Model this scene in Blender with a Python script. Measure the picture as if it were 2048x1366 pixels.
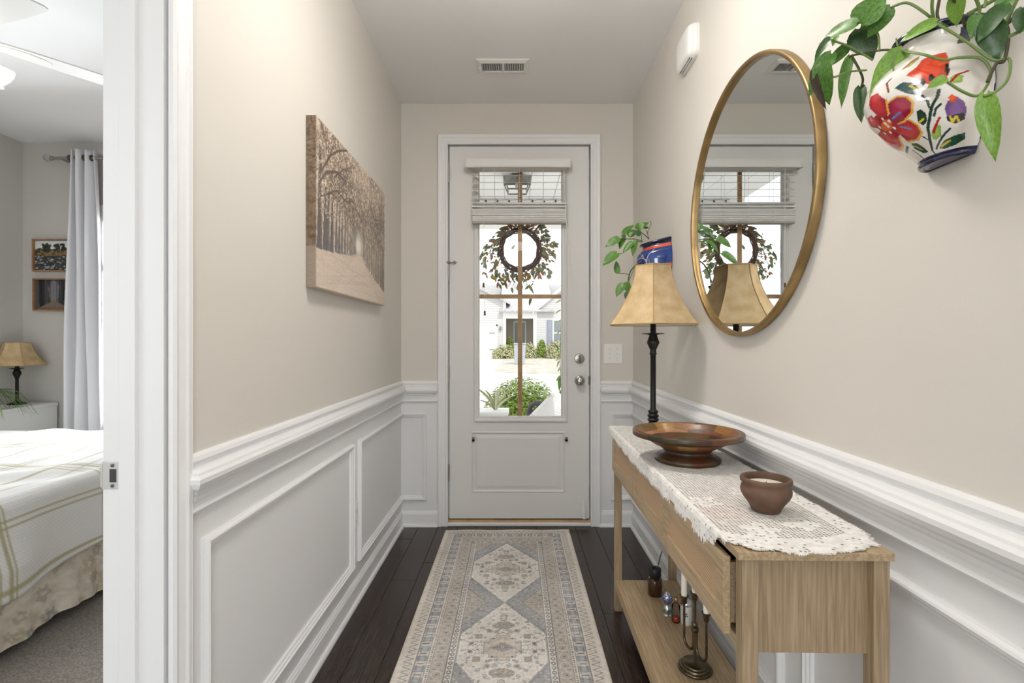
import bpy, bmesh, math, random
import numpy as np
from mathutils import Vector, Matrix
random.seed(7); rng = np.random.default_rng(7)
SC = bpy.context.scene
for o in list(bpy.data.objects): bpy.data.objects.remove(o)
COL = SC.collection
PI = math.pi

# ------------------------------------------------------------------ camera, sky, sun, area lights, exposure
F = 1000.0                      # focal length in pixels of the 2048 x 1366 frame
CX, CY, CZ = 1030.0, 682.0, 1.20
cam = bpy.data.cameras.new('camera'); cam.sensor_width = 36; cam.lens = F / 2048 * 36
cam.shift_x = -(CX - 1024) / 2048; cam.shift_y = (CY - 683) / 2048
cam.clip_start = 0.02; cam.clip_end = 300
camo = bpy.data.objects.new('camera', cam); COL.objects.link(camo)
camo.location = (0, 0, CZ); camo.rotation_euler = (PI / 2, 0, 0); SC.camera = camo

def at(px, py, Y):              # a point of the photograph at the depth Y
    return Vector(((px - CX) * Y / F, Y, CZ - (py - CY) * Y / F))

w = bpy.data.worlds.new('sky'); SC.world = w; w.use_nodes = True
bg = w.node_tree.nodes['Background']; bg.inputs[0].default_value = (0.93, 0.965, 1.0, 1); bg.inputs[1].default_value = 1.4

sun = bpy.data.lights.new('sun', 'SUN'); sun.energy = 1.7; sun.angle = 0.01; sun.color = (1, .95, .87)
so = bpy.data.objects.new('sun', sun); COL.objects.link(so)
so.rotation_euler = Vector((-0.28, 0.62, -0.74)).to_track_quat('-Z', 'Y').to_euler()

def area(name, loc, size, direction, watts, color):
    l = bpy.data.lights.new(name, 'AREA'); l.shape = 'RECTANGLE'; l.size, l.size_y = size
    l.energy = watts; l.color = color
    o = bpy.data.objects.new(name, l); COL.objects.link(o); o.location = loc
    o.rotation_euler = Vector(direction).to_track_quat('-Z', 'Z').to_euler(); return o
DAY = (0.93, 0.965, 1.0)
# fill lights added behind the camera; only the far bedroom window is a seen source
area('living_rear_fill', (2.6, -5.95, 1.45), (2.0, 2.0), (-.1, 1, 0.0), 160, DAY)  # added frontal fill for the hall, out of view
area('living_rear_second_fill', (-2.5, -5.95, 1.45), (2.0, 2.0), (.1, 1, 0.0), 160, DAY)
area('living_side_fill', (3.85, -3.4, 1.45), (2.6, 2.0), (-1, 0, 0.0), 160, DAY)  # added side fill in the unseen living room
area('daylight_bedroom_window', (-2.55, 3.98, 1.42), (1.24, 1.5), (0, -1, -0.03), 84, DAY)
area('bedroom_near_fill', (-2.3, -0.42, 1.5), (1.6, 1.4), (0, 1, -0.3), 14, DAY)  # added fill for the bed foot and far wall, no window seen here

SC.view_settings.view_transform = 'Standard'; SC.view_settings.look = 'None'
SC.view_settings.exposure = 0.16; SC.view_settings.gamma = 1.0; SC.view_settings.use_curve_mapping = False
SC.cycles.max_bounces = 7; SC.cycles.diffuse_bounces = 4; SC.cycles.glossy_bounces = 3; SC.cycles.transparent_max_bounces = 24
SC.cycles.caustics_reflective = False; SC.cycles.caustics_refractive = False
SC.cycles.sample_clamp_indirect = 6.0; SC.cycles.adaptive_threshold = 0.02

# ------------------------------------------------------------------ helpers: colour, materials, meshes
def lin(c):
    a = np.asarray(c, float) / 255.0
    return np.where(a <= .04045, a / 12.92, ((a + .055) / 1.055) ** 2.4)
def col(r, g, b): return tuple(lin((r, g, b))) + (1,)

MATS = {}
def mat(name, rgb=(200, 200, 200), rough=.5, metal=0, spec=.5, var=0, vscale=8, bump=0, bscale=60, stretch=(1, 1, 1),
        rgb2=None, coat=0, trans=0, ior=1.45, emit=0, attr=None, subs=0, detail=4, vdist=0, ramp=(.35, .65), sheen=0, coords='Object'):
    m = bpy.data.materials.new(name); MATS[name] = m; m.use_nodes = True
    nt = m.node_tree; N = nt.nodes; L = nt.links; b = N['Principled BSDF']
    b.inputs['Base Color'].default_value = col(*rgb); b.inputs['Roughness'].default_value = rough
    b.inputs['Metallic'].default_value = metal; b.inputs['Specular IOR Level'].default_value = spec
    b.inputs['IOR'].default_value = ior
    if coat: b.inputs['Coat Weight'].default_value = coat; b.inputs['Coat Roughness'].default_value = .08
    if trans: b.inputs['Transmission Weight'].default_value = trans
    if sheen: b.inputs['Sheen Weight'].default_value = sheen
    if subs: b.inputs['Subsurface Weight'].default_value = subs; b.inputs['Subsurface Radius'].default_value = (.02, .015, .01)
    if emit:
        b.inputs['Emission Color'].default_value = col(*rgb); b.inputs['Emission Strength'].default_value = emit
    if var or bump or rgb2:
        tc = N.new('ShaderNodeTexCoord'); mp = N.new('ShaderNodeMapping'); mp.inputs['Scale'].default_value = stretch
        L.new(tc.outputs[coords], mp.inputs['Vector'])
    if rgb2 or var:
        n = N.new('ShaderNodeTexNoise'); n.inputs['Scale'].default_value = vscale; n.inputs['Detail'].default_value = detail
        n.inputs['Distortion'].default_value = vdist
        L.new(mp.outputs[0], n.inputs['Vector'])
        r = N.new('ShaderNodeValToRGB'); r.color_ramp.elements[0].position, r.color_ramp.elements[1].position = ramp
        c1 = np.array(rgb, float); c2 = np.array(rgb2 if rgb2 else np.clip(c1 * (1 - var), 0, 255), float)
        r.color_ramp.elements[0].color = col(*c2); r.color_ramp.elements[1].color = col(*c1)
        L.new(n.outputs['Fac'], r.inputs[0]); L.new(r.outputs[0], b.inputs['Base Color'])
    if attr:
        a = N.new('ShaderNodeAttribute'); a.attribute_name = attr; L.new(a.outputs['Color'], b.inputs['Base Color'])
    if bump:
        n2 = N.new('ShaderNodeTexNoise'); n2.inputs['Scale'].default_value = bscale; n2.inputs['Detail'].default_value = 3
        L.new(mp.outputs[0], n2.inputs['Vector'])
        bp = N.new('ShaderNodeBump'); bp.inputs['Strength'].default_value = bump; bp.inputs['Distance'].default_value = .002
        L.new(n2.outputs['Fac'], bp.inputs['Height']); L.new(bp.outputs[0], b.inputs['Normal'])
    return m

def glassmat(name, tint=(255, 255, 255), refl=.06, rough=0.0):   # a thin pane: clear, with a Fresnel reflection
    m = bpy.data.materials.new(name); MATS[name] = m; m.use_nodes = True
    nt = m.node_tree; N = nt.nodes; L = nt.links; N.remove(N['Principled BSDF'])
    t = N.new('ShaderNodeBsdfTransparent'); t.inputs[0].default_value = col(*tint)
    g = N.new('ShaderNodeBsdfGlossy'); g.inputs['Roughness'].default_value = rough
    f = N.new('ShaderNodeFresnel'); f.inputs[0].default_value = 1.25
    mx = N.new('ShaderNodeMixShader'); L.new(f.outputs[0], mx.inputs[0]); L.new(t.outputs[0], mx.inputs[1]); L.new(g.outputs[0], mx.inputs[2])
    L.new(mx.outputs[0], N['Material Output'].inputs[0]); return m

def link(name, me, m=None, parent=None, label=None, cat=None, group=None, kind=None):
    o = bpy.data.objects.new(name, me); COL.objects.link(o)
    if m is not None and me is not None and not me.materials:
        me.materials.append(MATS[m] if isinstance(m, str) else m)
    if parent is not None: o.parent = parent; o.matrix_parent_inverse = PINV.get(parent.name, parent.matrix_basis.inverted())
    return tag(o, label, cat, group, kind)
PINV = {}
def tag(o, label=None, cat=None, group=None, kind=None):
    if label: o['label'] = label
    if cat: o['category'] = cat
    if group: o['group'] = group
    if kind: o['kind'] = kind
    return o
def thing(name, loc, label, cat, group=None, kind=None, rz=0):
    o = bpy.data.objects.new(name, None); COL.objects.link(o); o.location = loc; o.rotation_euler.z = rz
    o.empty_display_size = .05
    return tag(o, label, cat, group, kind)

class MB:
    """collects geometry in world coordinates, then builds one mesh object"""
    def __init__(s): s.v = []; s.f = []
    def add(s, vs, fs):
        k = len(s.v); s.v += [tuple(v) for v in vs]; s.f += [tuple(i + k for i in f) for f in fs]; return s
    def box(s, x0, x1, y0, y1, z0, z1):
        return s.add([(x0, y0, z0), (x1, y0, z0), (x1, y1, z0), (x0, y1, z0), (x0, y0, z1), (x1, y0, z1), (x1, y1, z1), (x0, y1, z1)],
                     [(0, 3, 2, 1), (4, 5, 6, 7), (0, 1, 5, 4), (1, 2, 6, 5), (2, 3, 7, 6), (3, 0, 4, 7)])
    def tube(s, pts, r, n=8, caps=True, flat=1.0):
        pts = [Vector(p) for p in pts]; rs = r if isinstance(r, (list, tuple)) else [r] * len(pts)
        vs = []; fs = []; ref = None
        for i, p in enumerate(pts):
            t = (pts[min(i + 1, len(pts) - 1)] - pts[max(i - 1, 0)]).normalized()
            if ref is None: ref = Vector((0, 0, 1)) if abs(t.z) < .9 else Vector((1, 0, 0))
            u = (ref - t * ref.dot(t)).normalized(); ref = u; q = t.cross(u)
            for k in range(n):
                a = 2 * PI * k / n; vs.append(p + (u * math.cos(a) + q * math.sin(a) * flat) * rs[i])
        for i in range(len(pts) - 1):
            for k in range(n): fs.append((i * n + k, i * n + (k + 1) % n, (i + 1) * n + (k + 1) % n, (i + 1) * n + k))
        if caps: fs.append(tuple(range(n - 1, -1, -1))); fs.append(tuple((len(pts) - 1) * n + k for k in range(n)))
        return s.add(vs, fs)
    def lathe(s, prof, c=(0, 0, 0), n=32, a0=0, a1=2 * PI, mod=None, cap0=True, cap1=True):
        full = abs(a1 - a0 - 2 * PI) < 1e-6; m = n if full else n + 1; vs = []; fs = []
        for r, z in prof:
            for k in range(m):
                a = a0 + (a1 - a0) * k / n; q = r * (mod(a) if mod else 1)
                vs.append((c[0] + q * math.cos(a), c[1] + q * math.sin(a), c[2] + z))
        for i in range(len(prof) - 1):
            for k in range(n):
                k2 = (k + 1) % m; fs.append((i * m + k, i * m + k2, (i + 1) * m + k2, (i + 1) * m + k))
        if full and cap0 and prof[0][0] > 1e-5: fs.append(tuple(range(m - 1, -1, -1)))
        if full and cap1 and prof[-1][0] > 1e-5: fs.append(tuple((len(prof) - 1) * m + k for k in range(m)))
        return s.add(vs, fs)
    def prism(s, poly, fn, h0, h1):          # polygon in 2D mapped by fn(a, b, h)
        n = len(poly); vs = [fn(a, b, h0) for a, b in poly] + [fn(a, b, h1) for a, b in poly]
        fs = [tuple(range(n - 1, -1, -1)), tuple(range(n, 2 * n))] + [(i, (i + 1) % n, n + (i + 1) % n, n + i) for i in range(n)]
        return s.add(vs, fs)
    def sweep(s, path, prof, fn, closed=False, ret0=False, ret1=False):
        """profile points (w, h) swept along a 2D path; w goes to the left of the path, mitred at the corners"""
        path = [Vector(p) for p in path]; n = len(path); m = len(prof); rows = []
        def nrm(a, b): d = (b - a).normalized(); return Vector((-d.y, d.x))
        for i, p in enumerate(path):
            if closed or 0 < i < n - 1:
                n1 = nrm(path[i - 1], p); n2 = nrm(p, path[(i + 1) % n]); k = (n1 + n2) / (1 + n1.dot(n2))
            elif i == 0: k = nrm(p, path[1])
            else: k = nrm(path[-2], p)
            rows.append([p + k * w_ for w_, h in prof])
        if ret0:
            d = (path[0] - path[1]).normalized(); rows[0] = [path[0] + nrm(path[0], path[1]) * w_ + d * w_ for w_, h in prof]
            rows.insert(0, [path[0] + d * w_ for w_, h in prof])
        if ret1:
            d = (path[-1] - path[-2]).normalized(); rows[-1] = [path[-1] + nrm(path[-2], path[-1]) * w_ + d * w_ for w_, h in prof]
            rows.append([path[-1] + d * w_ for w_, h in prof])
        vs = [fn(q.x, q.y, prof[j][1]) for r in rows for j, q in enumerate(r)]; fs = []; R = len(rows)
        for i in range(R if closed else R - 1):
            i2 = (i + 1) % R
            for j in range(m): fs.append((i * m + j, i * m + (j + 1) % m, i2 * m + (j + 1) % m, i2 * m + j))
        if not closed: fs.append(tuple(range(m - 1, -1, -1))); fs.append(tuple((R - 1) * m + j for j in range(m)))
        return s.add(vs, fs)
    def mesh(s, name, smooth=False):
        me = bpy.data.meshes.new(name); me.from_pydata(s.v, [], s.f); me.validate()
        b = bmesh.new(); b.from_mesh(me); bmesh.ops.recalc_face_normals(b, faces=b.faces); b.to_mesh(me); b.free()
        if smooth: me.shade_smooth()
        return me
    def build(s, name, m, parent=None, smooth=False, bevel=0, seg=2, **k):
        o = link(name, s.mesh(name, smooth), m, parent, **k)
        if bevel:
            bv = o.modifiers.new('bevel', 'BEVEL'); bv.width = bevel; bv.segments = seg; bv.limit_method = 'ANGLE'; bv.angle_limit = .6
            bv.harden_normals = False
        if smooth:
            es = o.modifiers.new('split', 'EDGE_SPLIT'); es.split_angle = math.radians(50)
        return o
def bx(*a): return MB().box(*a)
XYZ = lambda a, b, h: (a, b, h)                      # plan sweep: a = x, b = y, h = z

def grid(name, P, m, parent=None, colors=None, smooth=True, solid=0, **k):
    """P: rows x cols x 3 array of points; colors: the same shape in sRGB 0..255"""
    R, C = P.shape[:2]; me = bpy.data.meshes.new(name)
    me.vertices.add(R * C); me.vertices.foreach_set('co', np.ascontiguousarray(P, dtype=np.float32).ravel())
    i = np.arange(R - 1)[:, None] * C + np.arange(C - 1)[None, :]
    q = np.stack([i, i + 1, i + C + 1, i + C], -1).reshape(-1, 4); nf = len(q)
    me.loops.add(nf * 4); me.loops.foreach_set('vertex_index', q.ravel().astype(np.int32))
    me.polygons.add(nf); me.polygons.foreach_set('loop_start', (np.arange(nf) * 4).astype(np.int32))
    me.update(calc_edges=True)
    if colors is not None:
        a = me.color_attributes.new('Col', 'FLOAT_COLOR', 'POINT')
        c = np.ones((R * C, 4), np.float32); c[:, :3] = lin(np.clip(colors.reshape(-1, 3), 0, 255)); a.data.foreach_set('color', c.ravel())
    if smooth: me.shade_smooth()
    o = link(name, me, m, parent, **k)
    if solid:
        sm = o.modifiers.new('thick', 'SOLIDIFY'); sm.thickness = solid; sm.offset = -1
    return o

class Paint:
    """a small raster painter in its own units; x to the side, y up"""
    def __init__(s, x0, x1, y0, y1, step, base):
        s.nx = int(round((x1 - x0) / step)) + 1; s.ny = int(round((y1 - y0) / step)) + 1
        s.xs = np.linspace(x0, x1, s.nx); s.ys = np.linspace(y0, y1, s.ny)
        s.X, s.Y = np.meshgrid(s.xs, s.ys); s.c = np.empty((s.ny, s.nx, 3)); s.c[:] = base
    def win(s, xa, xb, ya, yb):
        i0, i1 = np.searchsorted(s.xs, [xa, xb]); j0, j1 = np.searchsorted(s.ys, [ya, yb])
        return slice(j0, max(j1, j0)), slice(i0, max(i1, i0))
    def put(s, w_, mask, color, alpha=1):
        a = (mask.astype(float) * alpha)[..., None]; s.c[w_] = s.c[w_] * (1 - a) + np.asarray(color, float) * a
    def oval(s, cx, cy, rx, ry, color, alpha=1, rot=0):
        R = max(rx, ry); w_ = s.win(cx - R, cx + R, cy - R, cy + R); x = s.X[w_] - cx; y = s.Y[w_] - cy
        c, q = math.cos(rot), math.sin(rot); u = (x * c + y * q) / rx; v = (-x * q + y * c) / ry
        s.put(w_, u * u + v * v <= 1, color, alpha)
    def ring(s, cx, cy, rx, ry, t, color, alpha=1):
        w_ = s.win(cx - rx, cx + rx, cy - ry, cy + ry); x = (s.X[w_] - cx) / rx; y = (s.Y[w_] - cy) / ry; d = np.hypot(x, y)
        s.put(w_, (d <= 1) & (d >= 1 - t), color, alpha)
    def diam(s, cx, cy, rx, ry, color, alpha=1, t=2):
        w_ = s.win(cx - rx, cx + rx, cy - ry, cy + ry); d = abs(s.X[w_] - cx) / rx + abs(s.Y[w_] - cy) / ry
        s.put(w_, (d <= 1) & (d >= 1 - t), color, alpha)
    def rect(s, xa, xb, ya, yb, color, alpha=1):
        w_ = s.win(xa, xb, ya, yb); s.put(w_, np.ones_like(s.X[w_]), color, alpha)
    def poly(s, pts, color, alpha=1):
        p = np.array(pts); w_ = s.win(p[:, 0].min(), p[:, 0].max(), p[:, 1].min(), p[:, 1].max()); x = s.X[w_]; y = s.Y[w_]
        ins = np.zeros(x.shape, bool); n = len(p)
        for i in range(n):
            (xa, ya), (xb, yb) = p[i], p[(i + 1) % n]
            if ya == yb: continue
            ins ^= ((ya > y) != (yb > y)) & (x < (xb - xa) * (y - ya) / (yb - ya) + xa)
        s.put(w_, ins, color, alpha)
    def line(s, pts, wd, color, alpha=1):
        for i in range(len(pts) - 1):
            (xa, ya), (xb, yb) = pts[i], pts[i + 1]; wa = wd[i] if isinstance(wd, (list, tuple)) else wd
            w_ = s.win(min(xa, xb) - wa, max(xa, xb) + wa, min(ya, yb) - wa, max(ya, yb) + wa); x = s.X[w_]; y = s.Y[w_]
            dx, dy = xb - xa, yb - ya; L2 = dx * dx + dy * dy + 1e-12
            t = np.clip(((x - xa) * dx + (y - ya) * dy) / L2, 0, 1); d = np.hypot(x - xa - t * dx, y - ya - t * dy)
            s.put(w_, d <= wa / 2, color, alpha)
    def noise(s, cells, amp, seed=0):
        r = np.random.default_rng(seed); g = r.random((cells[1] + 2, cells[0] + 2))
        fx = (s.X - s.xs[0]) / (s.xs[-1] - s.xs[0]) * cells[0]; fy = (s.Y - s.ys[0]) / (s.ys[-1] - s.ys[0]) * cells[1]
        ix = fx.astype(int); iy = fy.astype(int); tx = fx - ix; ty = fy - iy; tx = tx * tx * (3 - 2 * tx); ty = ty * ty * (3 - 2 * ty)
        v = (g[iy, ix] * (1 - tx) + g[iy, ix + 1] * tx) * (1 - ty) + (g[iy + 1, ix] * (1 - tx) + g[iy + 1, ix + 1] * tx) * ty
        return (v - .5) * 2 * amp

# ------------------------------------------------------------------ materials
mat('wall_paint', (216, 211, 202), .75, bump=.10, bscale=190)
mat('bedroom_paint', (206, 203, 197), .8)
mat('ceiling_paint', (243, 243, 244), .85)
mat('trim_white', (235, 235, 235), .38, bump=.02, bscale=40)
mat('wainscot_white', (229, 229, 229), .45, bump=.04, bscale=120)
mat('door_white', (228, 227, 225), .42, bump=.03, bscale=150)
mat('plank_dark', (62, 49, 42), .25, rgb2=(30, 23, 20), vscale=6, stretch=(18, 1.1, 1), bump=.12, bscale=9, detail=6, vdist=1.2, coords='Object')
mat('plank_gap', (18, 14, 12), .8)
mat('carpet', (176, 168, 160), 1, var=.25, vscale=160, bump=.9, bscale=420)
mat('nickel', (176, 172, 166), .3, metal=1)
mat('satin_metal', (206, 206, 203), .4, metal=.35)
mat('nickel_dark', (120, 116, 110), .4, metal=1)
mat('muntin_wood', (204, 166, 118), .5, var=.15, vscale=12)
mat('white_plastic', (238, 237, 233), .35)
mat('duct_grey', (150, 150, 152), .8)
mat('dark_slot', (70, 70, 72), .8)
mat('oak', (171, 150, 121), .5, rgb2=(140, 119, 91), vscale=5, stretch=(34, 34, 1.3), bump=.06, bscale=14, detail=7, vdist=.6)
mat('oak_flat', (184, 162, 130), .5, rgb2=(154, 131, 100), vscale=5, stretch=(34, 1.2, 34), bump=.06, bscale=14, detail=7, vdist=.6)
mat('oak_edge', (174, 146, 108), .55, rgb2=(142, 114, 80), vscale=5, stretch=(1.2, 20, 20))
mat('gold', (172, 144, 98), .40, metal=.9, var=.18, vscale=14)
mat('black_iron', (34, 32, 33), .42, metal=.3, var=.3, vscale=40)
mat('bronze', (104, 92, 72), .3, metal=.9, var=.2, vscale=30)
mat('wax', (240, 234, 220), .45, subs=.3)
mat('green_leaf', (92, 134, 52), .38, rgb2=(58, 98, 34), vscale=14)
mat('green_leaf_dark', (56, 92, 38), .36, rgb2=(36, 68, 28), vscale=14)
mat('green_leaf_light', (128, 164, 66), .4, rgb2=(96, 138, 48), vscale=14)
mat('vine', (104, 128, 66), .5)
mat('vine_dark', (70, 66, 42), .6)
glassmat('clear_glass'); glassmat('door_glass')
# ------------------------------------------------------------------ the hall
XL, XR, YB, H = -.739, .766, 3.246, 2.74
YR = -.9                                        # where the hall opens into the living room
DX0, DX1, DZ = -.425, .480, 2.463               # front door slab
ST = dict(kind='structure')

# floor of dark planks
fl = bx(XL - .02, XR + .02, YR, YB + .05, -.05, -.004).build('floor', 'plank_gap', **ST)
fl['label'] = 'dark stained hardwood floor of long planks in the hall'
pw = .1265; k = 0; x = XL - .01; rp = random.Random(3)
while x < XR:
    y = YR + rp.uniform(-.8, 0); x1 = min(x + pw, XR + .015)
    while y < YB:
        L_ = rp.uniform(.75, 1.5); ya, yb = max(y, YR), min(y + L_, YB + .02)
        if yb - ya > .03:
            cx, cy = (x + x1) / 2, (ya + yb) / 2
            me = bx(x + .0008 - cx, x1 - .0008 - cx, ya + .0008 - cy, yb - .0008 - cy, -.012, 0).mesh('plank')
            o = link('plank', me, 'plank_dark', fl); o.location = (cx, cy, rp.uniform(-.0004, .0004))
            bv = o.modifiers.new('bevel', 'BEVEL'); bv.width = .0016; bv.segments = 1
        y += L_
    x += pw

bx(XL - .3, XR + .3, YR, YB + .2, H, H + .1).build('ceiling', 'ceiling_paint', **ST)

T = .12
RAIL = .87                                       # the wainscot reaches up behind the chair rail
DY0, DY1, DH = .25, 1.06, 2.06                   # bedroom doorway in the left wall
def wall(name, parts, low=None):
    m_ = MB()
    for p in parts: m_.box(*p)
    o = m_.build(name, 'wall_paint', **ST)
    if low:
        l = MB()
        for p in low: l.box(*p)
        l.build('wainscot', 'wainscot_white', o)
    return o
wall('wall_left', [(XL - T, XL, DY1 + .02, YB + .14, RAIL, H), (XL - T, XL, YR, DY0 - .02, RAIL, H), (XL - T, XL, DY0 - .02, DY1 + .02, DH + .02, H)],
     [(XL - T, XL, DY1 + .02, YB + .14, 0, RAIL), (XL - T, XL, YR, DY0 - .02, 0, RAIL)])
wall('wall_right', [(XR, XR + T, YR, YB + .14, RAIL, H)], [(XR, XR + T, YR, YB + .14, 0, RAIL)])
ox0, ox1, oz = DX0 - .012, DX1 + .012, DZ + .012   # opening in the back wall
wall('wall_back', [(XL, ox0 - .02, YB, YB + .14, RAIL, H), (ox1 + .02, XR, YB, YB + .14, RAIL, H), (ox0 - .02, ox1 + .02, YB, YB + .14, oz + .02, H)],
     [(XL, ox0 - .02, YB, YB + .14, 0, RAIL), (ox1 + .02, XR, YB, YB + .14, 0, RAIL)])

# mouldings: (proud of the wall, height)
board = [(0, .806), (.011, .806), (.014, .812), (.011, .818), (.009, .82), (.009, .915), (.012, .918), (.016, .926), (.013, .936), (.006, .942), (0, .942)]
nose = [(.004, .834), (.013, .834), (.015, .845), (.020, .852), (.022, .858), (.034, .868), (.040, .880), (.040, .890), (.034, .897), (.032, .903), (.024, .908), (.014, .910), (.004, .910)]
base = [(0, 0), (.013, 0), (.013, .078), (.010, .084), (.010, .088), (.006, .094), (.004, .100), (0, .100)]
shoe = [(.012, 0), (.026, 0), (.025, .008), (.021, .015), (.012, .018)]
pm = [(0, 0), (0, .010), (.004, .017), (.009, .019), (.013, .014), (.018, .014), (.023, .009), (.028, .008), (.030, 0)]
ntrim = [0]
def trim(mb, label, m='trim_white', smooth=False, **k):
    ntrim[0] += 1; o = mb.build('trim_%d' % ntrim[0], m, smooth=smooth, **ST, **k); o['label'] = label; return o
def rail(path, r0, r1, a, b):
    t = trim(MB().sweep(path, board, XYZ), a)
    mb = MB().sweep([b[0]] + path[1:-1] + [b[1]], nose, XYZ, ret0=r0, ret1=r1)
    mb.build('rail_nosing', 'trim_white', t)
    return t
# the room is to the left of the path: back wall from the door to the corner, then down the left wall
rail([(-.499, YB), (XL, YB), (XL, DY1 + .065)], True, True, 'white chair rail along the canvas wall, turning onto the door wall', [(-.540, YB), (XL, 1.15)])
rail([(XR, -.55), (XR, YB), (.544, YB)], True, True, 'white chair rail running behind the console table to the door', [(XR, .735), (.590, YB)])
def baseb(name, path, label):
    o = MB().sweep(path, base, XYZ).build(name, 'trim_white', **ST); o['label'] = label
    MB().sweep(path, shoe, XYZ).build('shoe_moulding', 'trim_white', o)
baseb('baseboard_left', [(-.499, YB), (XL, YB), (XL, DY1 + .065)], 'white baseboard under the canvas picture wall')
baseb('baseboard_right', [(XR, -.88), (XR, YB), (.544, YB)], 'white baseboard running behind the console table')
# panel mouldings: frames on the walls; frames that turn the corner are one sweep on two walls
FL = lambda a, b, h: (XL + h, a, b)
FR = lambda a, b, h: (XR - h, a, b)
FB = lambda a, b, h: (a, YB - h, b)
P0, P1 = .168, .735
def frame(fn, a0, a1, b0, b1, prof=pm): return MB().sweep([(a0, b0), (a1, b0), (a1, b1), (a0, b1)], prof, fn, closed=True)
trim(frame(FL, 1.175, 2.262, P0, P1), 'white panel moulding frame near the bedroom doorway')
def cornerframe(fnA, a_far, a_c, fnB, b_c, b_far, label):
    mb = MB()
    mb.sweep([(a_c, P0), (a_far, P0), (a_far, P1), (a_c, P1)], pm if a_far > a_c else [(-w_, h) for w_, h in pm], fnA)
    mb.sweep([(b_c, P0), (b_far, P0), (b_far, P1), (b_c, P1)], pm if b_far > b_c else [(-w_, h) for w_, h in pm], fnB)
    trim(mb, label)
cornerframe(FL, 2.345, YB - .002, FB, XL + .002, -.573, 'white panel moulding frame turning the corner beside the hinges')
cornerframe(FR, 1.42, YB - .002, FB, XR - .002, .620, 'white panel moulding frame turning the corner behind the console')
trim(frame(FR, .05, 1.31, P0, P1), 'white panel moulding frame beyond the near end of the console')
trim(frame(FR, -.8, -.06, P0, P1), 'white panel moulding frame next to the living room')

# front door casing, jamb and door
casing = [(0, 0), (0, .012), (.006, .016), (.012, .016), (.016, .013), (.040, .013), (.044, .017), (.052, .019), (.060, .019), (.064, .016), (.064, 0)]
cas = MB().sweep([(ox1 - .002, .0), (ox1 - .002, oz - .002), (ox0 + .002, oz - .002), (ox0 + .002, .0)], [(-w_, h) for w_, h in casing], FB)
trim(cas, 'white casing around the glazed front door')
jm = MB().box(ox0 - .02, ox0, YB, YB + .14, 0, oz + .02).box(ox1, ox1 + .02, YB, YB + .14, 0, oz + .02).box(ox0, ox1, YB, YB + .14, oz, oz + .02)
jm.box(ox0, ox0 + .012, YB + .052, YB + .09, 0, oz).box(ox1 - .012, ox1, YB + .052, YB + .09, 0, oz).box(ox0, ox1, YB + .052, YB + .09, oz - .012, oz)
trim(jm, 'white jamb of the front door')

DYF, DYB = YB + .004, YB + .048                  # faces of the slab
G = (-.232, .302, .708, 2.305)                   # glass opening
d1 = thing('door_1', (DX0, DYF, 0), 'white front door with a tall glazed light and one raised panel', None, kind='structure')
PB = (-.285, .325, .214, .612)                   # lower panel (incl. moulding)
LF = (G[0] - .036, G[1] + .036, G[2] - .034, G[3] + .036)   # frame round the glass
sl = MB()
zb = .046
zm = LF[2] + .01
sl.box(DX0, LF[0] + .01, DYF, DYB, zm, DZ).box(LF[1] - .01, DX1, DYF, DYB, zm, DZ).box(DX0, PB[0], DYF, DYB, zb, zm).box(PB[1], DX1, DYF, DYB, zb, zm)
sl.box(LF[0] + .01, LF[1] - .01, DYF, DYB, LF[3] - .01, DZ).box(PB[0], PB[1], DYF, DYB, PB[3], LF[2] + .01)
sl.box(PB[0], PB[1], DYF, DYB, zb, PB[2])
sl.box(PB[0], PB[1], DYF + .012, DYB, PB[2], PB[3])
sl.build('slab', 'door_white', d1)
FD = lambda a, b, h: (a, DYF - h, b)
pmo = [(0, 0), (.006, -.008), (.012, -.010), (.018, -.006), (.024, -.004)]
fld = MB(); a0, a1, b0, b1 = PB
for k, (i0, h0, i1, h1) in enumerate([(0, 0, .007, .004), (.007, .004, .016, -.008), (.016, -.008, .020, -.009), (.020, -.009, .044, -.002)]):
    r0 = [(a0 + i0, b0 + i0), (a1 - i0, b0 + i0), (a1 - i0, b1 - i0), (a0 + i0, b1 - i0)]; r1 = [(a0 + i1, b0 + i1), (a1 - i1, b0 + i1), (a1 - i1, b1 - i1), (a0 + i1, b1 - i1)]
    fld.add([FD(p[0], p[1], h0) for p in r0] + [FD(p[0], p[1], h1) for p in r1], [(j, (j + 1) % 4, 4 + (j + 1) % 4, 4 + j) for j in range(4)])
r1 = [(a0 + .044, b0 + .044), (a1 - .044, b0 + .044), (a1 - .044, b1 - .044), (a0 + .044, b1 - .044)]
fld.add([FD(p[0], p[1], -.002) for p in r1], [(0, 1, 2, 3)])
fld.build('raised_panel', 'door_white', d1)
lfp = [(0, -.002), (0, .007), (.006, .012), (.014, .012), (.020, .007), (.030, .006), (.036, -.004), (.036, -.03), (.02, -.03)]
MB().sweep([(LF[0], LF[2]), (LF[1], LF[2]), (LF[1], LF[3]), (LF[0], LF[3])], lfp, FD, closed=True).build('glazing_frame', 'door_white', d1)
gy = DYF + .024; mx, mz = .5 * (G[0] + G[1]) - .002, 1.492; mw = .0145
bx(mx - mw, mx + mw, gy + .004, gy + .016, G[2] - .003, G[3] + .003).build('muntin', 'muntin_wood', d1, bevel=.003)
bx(G[0] - .003, G[1] + .003, gy + .005, gy + .015, mz - .0135, mz + .0135).build('muntin', 'muntin_wood', d1, bevel=.003)
for xa, xb in ((G[0], mx), (mx, G[1])):
    for za, zb_ in ((G[2], mz), (mz, G[3])):
        bx(xa + .0005, xb - .0005, gy, gy + .003, za + .0005, zb_ - .0005).build('pane', 'door_glass', d1)
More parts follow.
